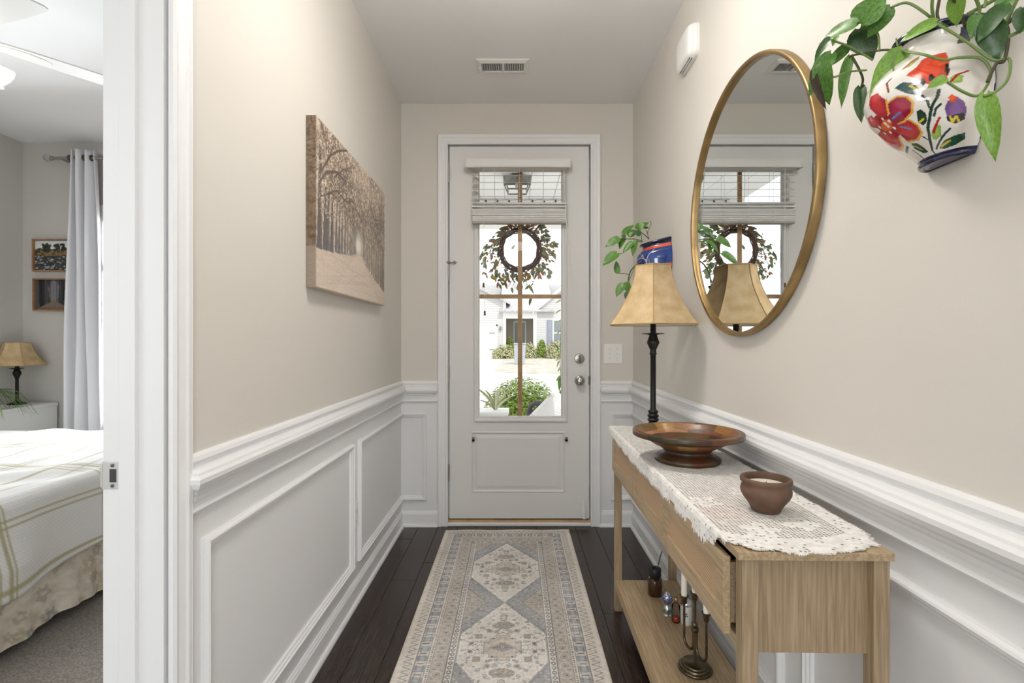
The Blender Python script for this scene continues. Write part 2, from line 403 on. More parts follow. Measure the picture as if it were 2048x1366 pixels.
for zc in (2.283, 1.645, .985, .345):            # hinges
    h_ = MB()
    for j in range(5): h_.tube([(DX0 - .006, DYF - .009, zc - .05 + j * .02 + .0005), (DX0 - .006, DYF - .009, zc - .05 + j * .02 + .0195)], .0068, 10)
    h_.tube([(DX0 - .006, DYF - .009, zc - .056), (DX0 - .006, DYF - .009, zc + .056)], .0045, 8)
    ho = h_.build('hinge', 'nickel', d1, smooth=True)
    if zc == 1.645:
        MB().tube([(DX0 - .02, DYF - .016, zc + .062), (DX0 + .05, DYF - .018, zc + .064)], .003, 8).tube([(DX0 + .034, DYF - .004, zc + .064), (DX0 + .034, DYF - .03, zc + .064)], .008, 10).box(DX0 - .016, DX0 + .006, DYF - .022, DYF - .003, zc + .058, zc + .07).build('hinge_pin_stop', 'nickel_dark', ho)
kx, kz, bz = .419, .943, 1.086
def yl(mb, prof, c, n=28): # lathe about the Y axis, prof (radius, distance into the room)
    t = MB().lathe(prof, n=n); mb.add([(c[0] + v[0], c[1] - v[2], c[2] + v[1]) for v in t.v], t.f); return mb
yl(MB(), [(.0325, 0), (.0325, .004), (.029, .008), (.014, .010), (.011, .014), (.011, .026), (.018, .032), (.026, .040), (.028, .050), (.026, .058), (.018, .063), (0, .064)], (kx, DYF, kz)).build('door_knob', 'nickel', d1, smooth=True)
db = yl(MB(), [(.033, 0), (.033, .004), (.030, .010), (.020, .012), (.009, .013), (.009, .02), (0, .02)], (kx, DYF, bz)).build('deadbolt', 'nickel', d1, smooth=True)
bx(kx - .0055, kx + .0055, DYF - .032, DYF - .016, bz - .022, bz + .022).build('thumb_turn', 'nickel_dark', db, bevel=.003)
bx(DX1 - .003, DX1 + .006, DYF - .001, DYF + .03, kz - .028, kz + .028).build('latch_plate', 'nickel_dark', d1)
for cx_ in (-.270, .333):
    MB().box(cx_ - .008, cx_ + .008, DYF - .016, DYF, .55, .562).box(cx_ - .008, cx_ + .008, DYF - .016, DYF - .013, .55, .578).build('blind_clip', 'nickel_dark', d1)
MB().tube([(.447, DYF - .005, .17), (.447, DYF - .012, .12), (.447, DYF - .016, .062)], .006, 8).tube([(.447, DYF - .016, .066), (.447, DYF - .016, .052)], .013, 12).box(.434, .460, DYF - .010, DYF, .085, .125).build('kick_down_stop', 'white_plastic', d1)
bx(ox0, ox1, YB - .012, YB + .12, 0, .022).build('threshold', 'trim_white', d1, bevel=.004)
bx(ox0, ox1, YB + .008, YB + .08, .022, .038).build('sill_strip', 'muntin_wood', d1)
bx(DX0, DX1, DYF + .006, DYB, .036, zb + .002).build('door_sweep', 'black_iron', d1)

# ------------------------------------------------------------------ doorway to the bedroom
XB = -.868                                       # bedroom face of the dividing wall
jb = MB().box(XB, XL - .006, DY1, DY1 + .02, 0, DH + .02).box(XB, XL - .006, DY0 - .02, DY0, 0, DH + .02).box(XB, XL - .006, DY0, DY1, DH, DH + .02)
j = trim(jb, 'white jamb of the bedroom doorway')
sx0, sx1 = XB + .036, XB + .071
MB().box(sx0, sx1, DY1 - .012, DY1, 0, DH).box(sx0, sx1, DY0, DY0 + .012, 0, DH).box(sx0, sx1, DY0 + .012, DY1 - .012, DH - .012, DH).build('door_stop_strip', 'trim_white', j, bevel=.001)
cas2 = [(0, .0), (0, .010), (.006, .014), (.010, .014), (.014, .010), (.018, .0105), (.034, .014), (.040, .018), (.047, .0185), (.052, .016), (.055, .017), (.058, .014), (.058, 0)]
trim(MB().sweep([(DY0 - .006, 0), (DY0 - .006, DH + .006), (DY1 + .006, DH + .006), (DY1 + .006, 0)], cas2, FL), 'white profiled casing of the bedroom doorway')
FBd = lambda a, b, h: (XB - h, a, b)
trim(MB().sweep([(DY0 - .006, 0), (DY0 - .006, DH + .006), (DY1 + .006, DH + .006), (DY1 + .006, 0)], cas2, FBd), 'white casing on the bedroom face of the doorway')
sp = MB().box(XB - .006, XB + .028, DY1 - .0015, DY1 + .001, .886, .944).build('strike_plate', 'satin_metal', j, bevel=.001)
sp['label'] = 'satin metal strike plate'
MB().tube([(XB - .006, DY1 - .001, .888), (XB - .009, DY1 + .006, .888)], .001, 4).box(XB - .010, XB - .006, DY1 - .0015, DY1 + .010, .890, .940).build('strike_lip', 'satin_metal', sp)
bx(XB + .010, XB + .024, DY1 - .0025, DY1 - .0014, .901, .929).build('latch_hole', 'dark_slot', sp, bevel=.0004)
for zc in (.8935, .9365): yl(MB(), [(.0038, 0), (.0036, .0014), (0, .0017)], (XB + .016, DY1 - .0015, zc), 12).build('screw', 'nickel_dark', sp)

# ------------------------------------------------------------------ bedroom shell
BX0, BY0, BY1 = -3.82, -.30, 3.88
bx(BX0 - .1, XB + .005, BY0 - .1, BY1 + .1, -.06, .004).build('floor_bedroom', 'carpet', kind='structure', label='grey beige bedroom carpet')
bx(BX0 - .1, XL - T + .05, BY0 - .3, BY1 + .2, H, H + .1).build('ceiling_bedroom', 'ceiling_paint', **ST)
def plain(name, boxes, m='bedroom_paint'):
    mb = MB()
    for b_ in boxes: mb.box(*b_)
    return mb.build(name, m, **ST)
plain('wall_bedroom_side', [(BX0 - .1, BX0, BY0 - .1, BY1 + .2, 0, H)])
WX0, WX1, WZ0, WZ1 = -3.19, -1.95, .62, 2.19
plain('wall_bedroom_far', [(BX0, WX0, BY1, BY1 + .16, 0, H), (WX1, XL - T, BY1, BY1 + .16, 0, H), (WX0, WX1, BY1, BY1 + .16, 0, WZ0), (WX0, WX1, BY1, BY1 + .16, WZ1, H)])
plain('wall_bedroom_near', [(BX0, -3.1, BY0 - .1, BY0, 0, H), (-1.5, XL - T, BY0 - .1, BY0, 0, H), (-3.1, -1.5, BY0 - .1, BY0, 0, .8), (-3.1, -1.5, BY0 - .1, BY0, 2.2, H)])
plain('wall_bedroom_divide', [(XB, XL - T + .001, DY1 + .02, BY1, 0, H), (XB, XL - T + .001, BY0, DY0 - .02, 0, H), (XB, XL - T + .001, DY0 - .02, DY1 + .02, DH + .02, H), (XL - T - .001, XL, YB + .14, BY1 + .16, 0, H)])
FW = lambda a, b, h: (a, BY1 - h, b)
w1 = MB().sweep([(WX0, WZ0), (WX1, WZ0), (WX1, WZ1), (WX0, WZ1)], [(0, -.15), (0, .016), (-.06, .016), (-.06, 0), (-.01, 0), (-.01, -.15)], FW, closed=True).build('window_1', 'trim_white', **ST)
w1['label'] = 'white framed bedroom window behind the curtain'
bx(WX0, WX1, BY1 + .07, BY1 + .10, 1.39, 1.43).build('sash_rail', 'trim_white', w1); 
for za, zb_ in ((WZ0, 1.39), (1.43, WZ1)): bx(WX0, WX1, BY1 + .083, BY1 + .087, za, zb_).build('pane', 'clear_glass', w1)
for xa in (WX0, WX1 - .04): bx(xa, xa + .04, BY1 + .07, BY1 + .10, WZ0, WZ1).build('sash_stile', 'trim_white', w1)

# ------------------------------------------------------------------ living room behind the camera
RX0, RX1, RY = -3.8, 3.9, -6.1
bx(RX0, RX1, RY, YR, -.05, -.001).build('floor_living', 'plank_dark', kind='structure', label='dark floor of the living room behind')
bx(RX0 - .1, RX1 + .1, RY - .1, YR + .001, H, H + .1).build('ceiling_living', 'ceiling_paint', **ST)
plain('wall_living_rear', [(RX0, -3.55, RY - .1, RY, 0, H), (-1.45, 1.55, RY - .1, RY, 0, H), (3.65, RX1, RY - .1, RY, 0, H), (RX0, RX1, RY - .1, RY, 0, .4), (RX0, RX1, RY - .1, RY, 2.5, H)], 'wall_paint')
plain('wall_living_west', [(RX0 - .1, RX0, RY - .1, YR + .1, 0, H)], 'wall_paint')
plain('wall_living_east', [(RX1, RX1 + .1, RY - .1, -4.8, 0, H), (RX1, RX1 + .1, -2.0, YR + .1, 0, H), (RX1, RX1 + .1, -4.8, -2.0, 0, .4), (RX1, RX1 + .1, -4.8, -2.0, 2.5, H)], 'wall_paint')
plain('wall_living_front', [(RX0, XL - T, YR - .001, YR + .12, 0, H), (XR + T, RX1, YR - .001, YR + .12, 0, H)], 'wall_paint')
for nm, bb in (('window_2', (-3.55, -1.45, RY - .06, RY - .02, .4, 2.5)), ('window_4', (1.55, 3.65, RY - .06, RY - .02, .4, 2.5)), ('window_3', (RX1 + .02, RX1 + .06, -4.8, -2.0, .4, 2.5))):  # unseen windows added to go with the fill lights
    x0, x1, y0, y1, z0, z1 = bb; wn = MB()
    if nm != 'window_3':
        for xx in (x0, (x0 + x1) / 2 - .02, x1 - .04): wn.box(xx, xx + .04, y0, y1, z0, z1)
        wn.box(x0, x1, y0, y1, z0, z0 + .05).box(x0, x1, y0, y1, z1 - .05, z1)
    else:
        for yy in (y0, (y0 + y1) / 2 - .02, y1 - .04): wn.box(x0, x1, yy, yy + .04, z0, z1)
        wn.box(x0, x1, y0, y1, z0, z0 + .05).box(x0, x1, y0, y1, z1 - .05, z1)
    wn = wn.build(nm, 'trim_white', **ST); wn['label'] = 'tall white framed window added behind the viewer for fill light'

# ------------------------------------------------------------------ hall ceiling lamp
mat('lamp_glass', (255, 250, 244), .4, emit=37.0); mat('fill_lamp_glass', (255, 250, 244), .4, emit=13.0)
hl = thing('ceiling_lamp', (.02, 1.46, H), 'semi flush white glass ceiling lamp over the hall rug', 'lamp')
fill_lamp = thing('ceiling_lamp', (.02, -.45, H), 'semi flush white glass ceiling lamp added towards the living room', 'lamp')  # second lamp added behind the camera to brighten the hall
for q, yy in ((hl, 1.46), (fill_lamp, -.45)):
    MB().lathe([(.06, 0), (.06, -.025), (.02, -.03), (.010, -.05), (.010, -.17)], (.02, yy, H), 40).build('canopy', 'nickel', q, smooth=True)
    MB().lathe([(.01, -.172), (.10, -.172), (.155, -.178), (.168, -.195), (.145, -.235), (.09, -.262), (.03, -.272), (0, -.273)], (.02, yy, H), 40).build('glass_bowl', 'lamp_glass' if yy > 0 else 'fill_lamp_glass', q, smooth=True)
# ------------------------------------------------------------------ console table
mat('rattan_base', (150, 112, 70), .6)
def rattan():
    m = MATS['rattan_base']; nt = m.node_tree; N = nt.nodes; L = nt.links; b = N['Principled BSDF']
    tc = N.new('ShaderNodeTexCoord'); sp = N.new('ShaderNodeSeparateXYZ'); L.new(tc.outputs['Object'], sp.inputs[0])
    def mth(op, a, b_=None):
        n = N.new('ShaderNodeMath'); n.operation = op
        for i, v in enumerate((a, b_)):
            if v is None: continue
            if isinstance(v, (int, float)): n.inputs[i].default_value = v
            else: L.new(v, n.inputs[i])
        return n.outputs[0]
    k = 2 * PI / .0068
    sy = mth('SINE', mth('MULTIPLY', sp.outputs['Y'], k)); sz = mth('SINE', mth('MULTIPLY', sp.outputs['Z'], k))
    h = mth('ADD', mth('MULTIPLY', mth('MULTIPLY', sy, sz), .5), .5)
    s2 = mth('ABSOLUTE', mth('SINE', mth('MULTIPLY', sp.outputs['Z'], k)))
    s3 = mth('ABSOLUTE', mth('SINE', mth('MULTIPLY', sp.outputs['Y'], k)))
    f = mth('MULTIPLY', mth('ADD', mth('MULTIPLY', h, .6), .4), mth('MINIMUM', mth('ADD', mth('MULTIPLY', s2, s3), .35), 1.0))
    r = N.new('ShaderNodeValToRGB'); r.color_ramp.elements[0].position = .2; r.color_ramp.elements[1].position = .75
    r.color_ramp.elements[0].color = col(122, 90, 62); r.color_ramp.elements[1].color = col(228, 196, 158)
    L.new(f, r.inputs[0]); L.new(r.outputs[0], b.inputs['Base Color'])
    bp = N.new('ShaderNodeBump'); bp.inputs['Strength'].default_value = .6; bp.inputs['Distance'].default_value = .002
    L.new(f, bp.inputs['Height']); L.new(bp.outputs[0], b.inputs['Normal'])
rattan()
TZ = .81; tx0, tx1, ty0, ty1 = .412, .698, .922, 2.264
ct = thing('console_table', (tx0, ty0, 0), 'light oak console table with three rattan front drawers and a low shelf', 'console table', rz=math.radians(-.85))
PINV[ct.name] = Matrix.Translation((-tx0, -ty0, 0))
ROT = ct.matrix_basis @ PINV[ct.name]            # table space to world
bx(tx0, tx1, ty0, ty1, TZ - .015, TZ).build('table_top', 'oak_flat', ct, bevel=.0012)
for xa in (.425, .668):
    for ya in (.935, 2.219): bx(xa, xa + .030, ya, ya + .030, 0, TZ - .015).build('leg', 'oak', ct, bevel=.001)
for ya in (.953, 2.222): bx(.455, .668, ya, ya + .012, .607, TZ - .015).build('side_panel', 'oak', ct)
bx(.684, .696, .965, 2.219, .607, TZ - .015).build('back_panel', 'oak_flat', ct)
bx(.44, .684, .965, 2.219, .607, .615).build('bottom_panel', 'oak_flat', ct)
bx(.4262, .440, .965, 2.219, .606, .632).build('front_rail', 'oak_flat', ct)
bx(.4262, .440, .965, 2.219, .783, TZ - .015).build('front_rail', 'oak_flat', ct)
for k, (ya, yb) in enumerate(((.970, 1.386), (1.389, 1.803), (1.806, 2.216))):
    ox = -.008 if k == 0 else 0; xf, xk = .4115 + ox, .4255 + ox; za, zt = .632, .782; st = .038; b0, b1 = .676, .744
    d = MB().box(xf, xk, ya, ya + st, za, zt).box(xf, xk, yb - st, yb, za, zt).box(xf, xk, ya + st, yb - st, za, b0).box(xf, xk, ya + st, yb - st, b1, zt)
    d.box(xk, .66 + ox, ya + .02, ya + .032, za + .01, zt - .02).box(xk, .66 + ox, yb - .032, yb - .02, za + .01, zt - .02).box(.648 + ox, .66 + ox, ya + .032, yb - .032, za + .01, zt - .02)
    dr = d.build('drawer', 'oak_flat', ct, bevel=.0007, seg=1)
    me = bx(-.002, .002, -(yb - ya) / 2 + st, (yb - ya) / 2 - st, (b0 - b1) / 2, (b1 - b0) / 2).mesh('rattan_panel')
    r_ = link('rattan_panel', me, 'rattan_base', dr); r_.location = (xf + .007, (ya + yb) / 2, (b0 + b1) / 2); r_['label'] = 'woven cane inset'
bx(.428, .694, .966, 2.219, .122, .140).build('shelf', 'oak_flat', ct, bevel=.001)
bx(.4265, .4385, .965, 2.219, .096, .1395).build('shelf_rail', 'oak_flat', ct); bx(.684, .696, .965, 2.219, .096, .1395).build('shelf_rail', 'oak_flat', ct)
SZ = .140

# ------------------------------------------------------------------ crochet runner: every mesh of the net is a real hole
mat('lace', (249, 246, 241), .85, var=.08, vscale=60, bump=.5, bscale=420)
def lace():
    p = .0080; drop = .042; zt = TZ + .0030; nx = int((.288 + drop + .010) / p); ny = int(1.375 / p)
    def ymin(x): return float(np.interp(x, [.36, .405, .419, .4416, .52, .617, .686, .704, .73], [1.06, .985, .955, .937, .911, .920, .958, 1.0, 1.2]))
    def ymax(x): return 2.272 - .008 * math.sin(x * 40)
    def pos(i, j):
        s_ = i * p - drop; y = .905 + j * p
        s_ += .0012 * math.sin(j * .8) if i in (0, nx) else 0
        wob = .0008 * math.sin(i * .9 + j * .35) + .0006 * math.sin(j * .71 - i * .3)
        x0 = tx0 - .0025; fall = .55 + .45 * min(1, max(0, (2.3 - y) / .5))
        if s_ < 0:
            q = -s_ * fall; r = .004
            ang = min(q / r, PI / 2); xx = x0 - r * math.sin(ang); zz = zt - r * (1 - math.cos(ang)) - max(0, q - r * PI / 2) - .0015 * math.sin(y * 60)
            xx -= .004 * (q / drop) * (1 + math.sin(y * 47))*.5
            return Vector((xx, y + wob, zz))
        x = x0 + s_; zz = zt + (.0008 * math.sin(x * 90) * math.sin(y * 55) + .0008)
        if x > .702: zz += .10 * (x - .702)
        return Vector((x, y + wob, zz))
    def inside(i, j):
        s_ = (i + .5) * p - drop; x = tx0 + s_; y = .905 + (j + .5) * p
        e = .003 * ((j * 7 + i * 3) % 3 - 1)
        if s_ < 0: return y > 1.0 + (-s_) * .9 + e and y < 2.262 and -s_ < drop - .004 * (j % 2)
        return ymin(x) + e < y < ymax(x) and x < .712 + (.012 if y > 1.2 else 0) - .004 * (j % 2)
    roses = [(.50, 1.02), (.60, 1.06), (.45, 1.20), (.58, 1.27), (.50, 1.46), (.62, 1.62), (.46, 1.75), (.58, 1.92), (.5, 2.1), (.63, 2.16)]
    def filled(i, j):
        s_ = (i + .5) * p - drop; x = tx0 + s_; y = .905 + (j + .5) * p
        edge = min(s_ + drop, .715 - x, (y - ymin(max(x, .42))) * .8, 2.27 - y)
        h = (i * 73 + j * 151 + i * j * 13) % 17
        if edge < .012: return h > 2
        if edge < .040: return h > 5 or (i + j) % 3 != 0
        if edge < .050: return True
        for k, (cx, cy) in enumerate(roses):
            dx, dy = x - cx, y - cy; r = math.hypot(dx, dy); a = math.atan2(dy, dx); R = .034 + .009 * math.cos(5 * a + k)
            if r < R: return not (R * .45 < r < R * .58)
        return False
    mb = MB(); V = {}
    def vid(i, j):
        if (i, j) not in V: V[(i, j)] = len(mb.v); mb.v.append(tuple(ROT @ pos(i, j)))
        return V[(i, j)]
    for j in range(ny):
        for i in range(nx):
            if not inside(i, j): continue
            c = [vid(i, j), vid(i + 1, j), vid(i + 1, j + 1), vid(i, j + 1)]
            if filled(i, j): mb.f.append(tuple(c)); continue
            P_ = [Vector(mb.v[k]) for k in c]; m_ = sum(P_, Vector()) / 4; t = .66 + .06 * math.sin(i * 2.1 + j)
            off = Vector((0, p * (.12 if i % 2 else -.12), 0))
            k0 = len(mb.v); mb.v += [tuple(m_ + off + (q - m_) * t) for q in P_]
            for a in range(4): mb.f.append((c[a], c[(a + 1) % 4], k0 + (a + 1) % 4, k0 + a))
    # frayed picots along the rim of the net
    ec = {}
    for f in mb.f:
        for a in range(len(f)):
            e = tuple(sorted((f[a], f[(a + 1) % len(f)]))); ec[e] = ec.get(e, 0) + 1
    inv = {v: k for k, v in V.items()}
    for (a, b), n_ in list(ec.items()):
        if n_ == 1 and a in inv and b in inv:
            ia, ib = inv[a], inv[b]; A = Vector(mb.v[a]); B = Vector(mb.v[b]); mid = (A + B) / 2; d = (B - A).normalized()
            if ia[0] == ib[0]:
                side = -1 if not V.get((ia[0] - 1, ia[1])) else 1
                out = Vector((0, 0, -1)) if ia[0] * p < drop else Vector((side, 0, 0))
            else: out = Vector((0, -1 if mid.y < 1.6 else 1, 0))
            for q in (.28, .72):
                b0 = A.lerp(B, q); k0 = len(mb.v); ln = random.uniform(.004, .008)
                mb.v += [tuple(b0 - d * .0012), tuple(b0 + d * .0012), tuple(b0 + out * ln + d * random.uniform(-.002, .002) + Vector((0, 0, .0005)))]
                mb.f.append((k0, k0 + 1, k0 + 2))
    o = link('lace_runner', None, None) if False else None
    me = bpy.data.meshes.new('lace_runner'); me.from_pydata(mb.v, [], mb.f); me.validate()
    o = link('lace_runner', me, 'lace', None, label='white crochet lace runner draped along the console table top', cat='table runner')
    sm = o.modifiers.new('thick', 'SOLIDIFY'); sm.thickness = .0013; sm.offset = 1
lace()
LZ = TZ + .0060
# folded orange cloth that peeks out under the lace
mat('orange_cloth', (214, 110, 52), .9, var=.2, vscale=30)
oc = MB().box(.4085, .520, 1.075, 1.225, TZ + .0002, TZ + .0012)
for k in range(3): oc.box(.4085, .4100, 1.078 + .05 * k, 1.122 + .05 * k, TZ - .050 - .004 * (k % 2), TZ + .0012)
for i in range(len(oc.v)): oc.v[i] = tuple(ROT @ Vector(oc.v[i]))
oc.build('orange_cloth', 'orange_cloth', label='orange cloth edge peeking out below the lace runner', cat='cloth')

# ------------------------------------------------------------------ wooden bowl built of blocks
mat('bowl_wood', (120, 74, 42), .38, attr='Col', coat=.12, bump=.05, bscale=60)
def bowl():
    c = (.552, 1.603, LZ)
    prof = [(0.0, .000), (.060, .000), (.098, .000), (.102, .004), (.1025, .010), (.100, .015), (.090, .021), (.079, .027), (.0735, .033), (.075, .038), (.090, .049), (.110, .060), (.130, .071), (.146, .0785), (.162, .0808), (.1695, .0822), (.1705, .0832),
            (.1705, .0960), (.1697, .0972), (.160, .099), (.154, .098), (.150, .094), (.140, .082), (.125, .068), (.105, .055), (.085, .046), (.060, .040), (.030, .0385), (0.0, .038)]
    pr = []
    for a, b in zip(prof[:-1], prof[1:]):
        n = max(1, int(math.hypot(b[0] - a[0], b[1] - a[1]) / .004)); pr += [(a[0] + (b[0] - a[0]) * t / n, a[1] + (b[1] - a[1]) * t / n) for t in range(n)]
    pr.append(prof[-1]); R = len(pr); C = 193
    P = np.zeros((R, C, 3)); K = np.zeros((R, C, 3)); rr = np.random.default_rng(4)
    tones = np.array([(98, 65, 41), (80, 53, 34), (114, 77, 47), (68, 45, 32), (128, 88, 54), (86, 57, 37), (150, 105, 64), (104, 69, 43)])
    ih = next(i for i, q in enumerate(pr) if q == (.160, .099))
    rows = {}
    for i, (r, z) in enumerate(pr):
        inner = i > ih
        band = (10 + int(z / .026)) if inner else int(z / .0235) if i > 12 else 0
        if .0795 < z and not inner: band = 6
        for k in range(C):
            a = 2 * PI * k / (C - 1); P[i, k] = (c[0] + r * math.cos(a), c[1] + r * math.sin(a), c[2] + z)
            if inner and r < .10:                                         # straight planks across the floor of the bowl
                x_, y_ = r * math.cos(a + .5), r * math.sin(a + .5); key = (99, int((x_ + .2) / .045), int((y_ + .25 + .03 * (int((x_ + .2) / .045) % 2)) / .09))
            else:
                nseg = {6: 22, 0: 14}.get(band, 13); key = (band, int((a / (2 * PI) * nseg + band * .37) % nseg))
            if key not in rows: rows[key] = tones[rr.integers(len(tones))] * (1.22 if inner else .76) + rr.normal(0, 5, 3)
            g = 1 + .07 * math.sin(55 * z * 10 + 3 * math.sin(a * 7)) + .05 * math.sin(a * 90 + z * 300)
            K[i, k] = rows[key] * g
    grid('wooden_bowl', P, 'bowl_wood', colors=K, label='round footed bowl of glued brown wood blocks on the lace', cat='bowl')
bowl()

# ------------------------------------------------------------------ clay candle pot
mat('clay', (106, 80, 63), .62, var=.18, vscale=26, bump=.25, bscale=300)
pc = (.567, 1.130, LZ)
cp = thing('candle_pot', pc, 'small brown clay pot with a cream candle inside', 'candle pot')
MB().lathe([(0, 0), (.026, 0), (.0305, .003), (.033, .010), (.039, .020), (.0475, .031), (.0525, .041), (.0535, .049), (.0515, .056), (.0495, .0605), (.0510, .064), (.0535, .067), (.0545, .0715), (.0530, .0755), (.0495, .077), (.0465, .0755), (.0455, .071), (.0455, .056), (.0, .055)], pc, 48).build('pot', 'clay', cp, smooth=True)
MB().lathe([(.0452, .056), (.0448, .0605), (.042, .062), (.02, .0612), (0, .0612)], pc, 36, cap0=False).build('wax', 'wax', cp, smooth=True)
MB().tube([(pc[0], pc[1], pc[2] + .061), (pc[0] + .001, pc[1], pc[2] + .0665)], .0011, 6).build('wick', 'black_iron', cp)

# ------------------------------------------------------------------ buffet lamps with six panel bell shades
mat('shade', (208, 184, 144), .8, rgb2=(188, 160, 117), vscale=22, detail=8)
mat('shade_trim', (182, 150, 104), .8)
mat('shade_inside', (236, 226, 206), .9)
def hexr(a): # flat sided hexagon, slightly rounded
    t = ((a + PI / 6) % (PI / 3)) - PI / 6; return .75 * math.cos(PI / 6) / math.cos(t - (PI / 6 if False else 0)) * 1.0 + .25 if False else (math.cos(PI / 6) / math.cos((a % (PI / 3)) - PI / 6)) ** .85
def table_lamp(name, base, hs, rb, rt, z0, z1, stem, label, rot):
    o = thing(name, base, label, 'lamp'); bxx, byy, bz_ = base
    MB().lathe(stem, base, 28).build('stem', 'black_iron', o, smooth=True)
    t = [i / 10 for i in range(11)]
    prof = [(rb + (rt - rb) * (1 - (1 - q) ** 1.75), z0 + (z1 - z0) * q) for q in t]
    n = 48; m_ = lambda a: hexr(a)
    mb = MB().lathe(prof, (0, 0, 0), n, mod=m_, cap0=False, cap1=False)
    R_ = Matrix.Translation(base) @ Matrix.Rotation(rot, 4, 'Z')
    def put(q): q.v = [tuple(R_ @ Vector(v)) for v in q.v]; return q
    sh = put(mb).build('lamp_shade', 'shade', o)
    sh.data.shade_smooth(); sm = sh.modifiers.new('thick', 'SOLIDIFY'); sm.thickness = .0015; sm.offset = -1
    es = sh.modifiers.new('split', 'EDGE_SPLIT'); es.split_angle = .6
    ins = put(MB().lathe([(r - .003, z) for r, z in prof], (0, 0, 0), n, mod=m_, cap0=False, cap1=False)).build('shade_lining', 'shade_inside', sh); ins.data.shade_smooth()
    for k in range(6):
        a = k * PI / 3
        put(MB().tube([((r + .0004) * math.cos(a), (r + .0004) * math.sin(a), z) for r, z in prof], .0018, 6)).build('seam', 'shade_trim', sh)
    for (r, z) in (prof[0], prof[-1]):
        put(MB().tube([(r * m_(2 * PI * q / n) * math.cos(2 * PI * q / n), r * m_(2 * PI * q / n) * math.sin(2 * PI * q / n), z) for q in range(n + 1)], .0022, 6)).build('shade_rim', 'shade_trim', sh)
    fin = MB().tube([(bxx, byy, bz_ + z0 - .02), (bxx, byy, bz_ + z1 + .0)], .005, 8)
    for k in range(3):
        a = k * 2 * PI / 3; fin.tube([(bxx, byy, bz_ + z1 - .012), (bxx + (rt * .86) * math.cos(a), byy + (rt * .86) * math.sin(a), bz_ + z1 - .012)], .0016, 6)
    fin.build('shade_carrier', 'black_iron', o)
    return o
stem1 = [(0, 0), (.072, 0), (.075, .004), (.073, .010), (.058, .016), (.040, .022), (.028, .030), (.020, .040), (.017, .046), (.022, .050), (.024, .055), (.020, .060), (.018, .063), (.023, .067), (.024, .072), (.019, .077), (.017, .081), (.021, .085), (.021, .09), (.014, .096), (.0115, .105), (.0115, .325), (.015, .330), (.013, .336),
         (.012, .345), (.016, .355), (.024, .372), (.0265, .378), (.024, .384), (.019, .398), (.016, .408), (.024, .4115), (.044, .4135), (.047, .4155), (.044, .4165), (.014, .417), (.0115, .42), (.0115, .475), (0, .476)]
lb = (.580, 2.10, LZ)
table_lamp('buffet_lamp', lb, .7, .197, .080, .452, .698, stem1, 'slender black buffet lamp with a tan bell shade on the console', math.atan2(-2.10, -.58))

# ------------------------------------------------------------------ things on the low shelf
def on_shelf(x, y, z=0): v = Vector((x, y, SZ + z)); return v
mat('brown_glass', (58, 34, 18), .08, coat=.4); mat('black_cap', (22, 22, 24), .45)
rc = on_shelf(.585, 2.09)
rd = thing('reed_diffuser', rc, 'brown glass reed diffuser with black cap and one dark reed', 'diffuser')
MB().lathe([(0, 0), (.027, 0), (.0295, .003), (.0298, .062), (.027, .069), (.018, .073), (.018, .078)], rc, 36).build('bottle', 'brown_glass', rd, smooth=True)
MB().lathe([(.0205, .073), (.0215, .075), (.0255, .080), (.0258, .108), (.024, .111), (.011, .111), (.010, .107), (0, .107)], rc, 36).build('cap', 'black_cap', rd, smooth=True)
MB().tube([(rc.x, rc.y, SZ + .075), (rc.x + .030, rc.y + .004, SZ + .180)], .0021, 8).build('reed', 'black_cap', rd)

glassmat('tinted_glass', (225, 235, 240)); mat('crystal', (235, 240, 245), .04, trans=.85, ior=1.5); mat('blue_gem', (52, 88, 170), .12, coat=.6); mat('teal_gem', (40, 128, 128), .12, coat=.6)
mat('red_liquid', (190, 62, 28), .1, coat=.3); mat('silver', (214, 214, 216), .18, metal=1)
pc1 = on_shelf(.588, 1.93)
p1 = thing('jewelled_bottle', pc1, 'small silver ornament set with blue and green gems', 'ornament')
MB().lathe([(0, 0), (.012, 0), (.014, .003), (.010, .008), (.013, .016), (.015, .026), (.011, .036), (.008, .042), (.012, .050), (.017, .062), (.016, .076), (.009, .086), (.004, .092), (0, .094)], pc1, 20).build('body', 'silver', p1, smooth=True)
for k in range(7):
    for q, (zz, rr_) in enumerate(((.056, .0155), (.064, .0175), (.072, .0168), (.079, .0135))):
        a = 2 * PI * k / 7 + q * .45; c_ = pc1 + Vector((rr_ * math.cos(a), rr_ * math.sin(a), zz))
        MB().lathe([(0, -.0042), (.0036, -.001), (.0036, .001), (0, .0042)], c_, 6).build('gem', 'blue_gem', p1)
for k in range(6):
    for q, zz in enumerate((.018, .026)):
        a = 2 * PI * k / 6 + q * .5; c_ = pc1 + Vector((.0145 * math.cos(a), .0145 * math.sin(a), zz))
        MB().lathe([(0, -.004), (.0034, -.001), (.0034, .001), (0, .004)], c_, 6).build('gem', 'teal_gem', p1)
pc2 = on_shelf(.608, 1.89)
p2 = thing('perfume_bottle', pc2, 'clear glass perfume bottle with a little red liquid', 'bottle')
MB().lathe([(0, 0), (.014, 0), (.0155, .002), (.0155, .06), (.012, .066), (.006, .070), (.006, .078)], pc2, 24).build('bottle', 'tinted_glass', p2, smooth=True)
MB().lathe([(0, .003), (.0125, .003), (.0125, .016), (.010, .020), (0, .020)], pc2, 20).build('liquid', 'red_liquid', p2, smooth=True)
MB().lathe([(.0075, .076), (.0085, .078), (.0085, .090), (.005, .094), (0, .094)], pc2, 20).build('stopper', 'gold', p2, smooth=True)
MB().tube([pc2 + Vector((0, 0, .02)), pc2 + Vector((0, 0, .075))], .0012, 6).build('dip_tube', 'red_liquid', p2)
pc3 = on_shelf(.642, 1.875)
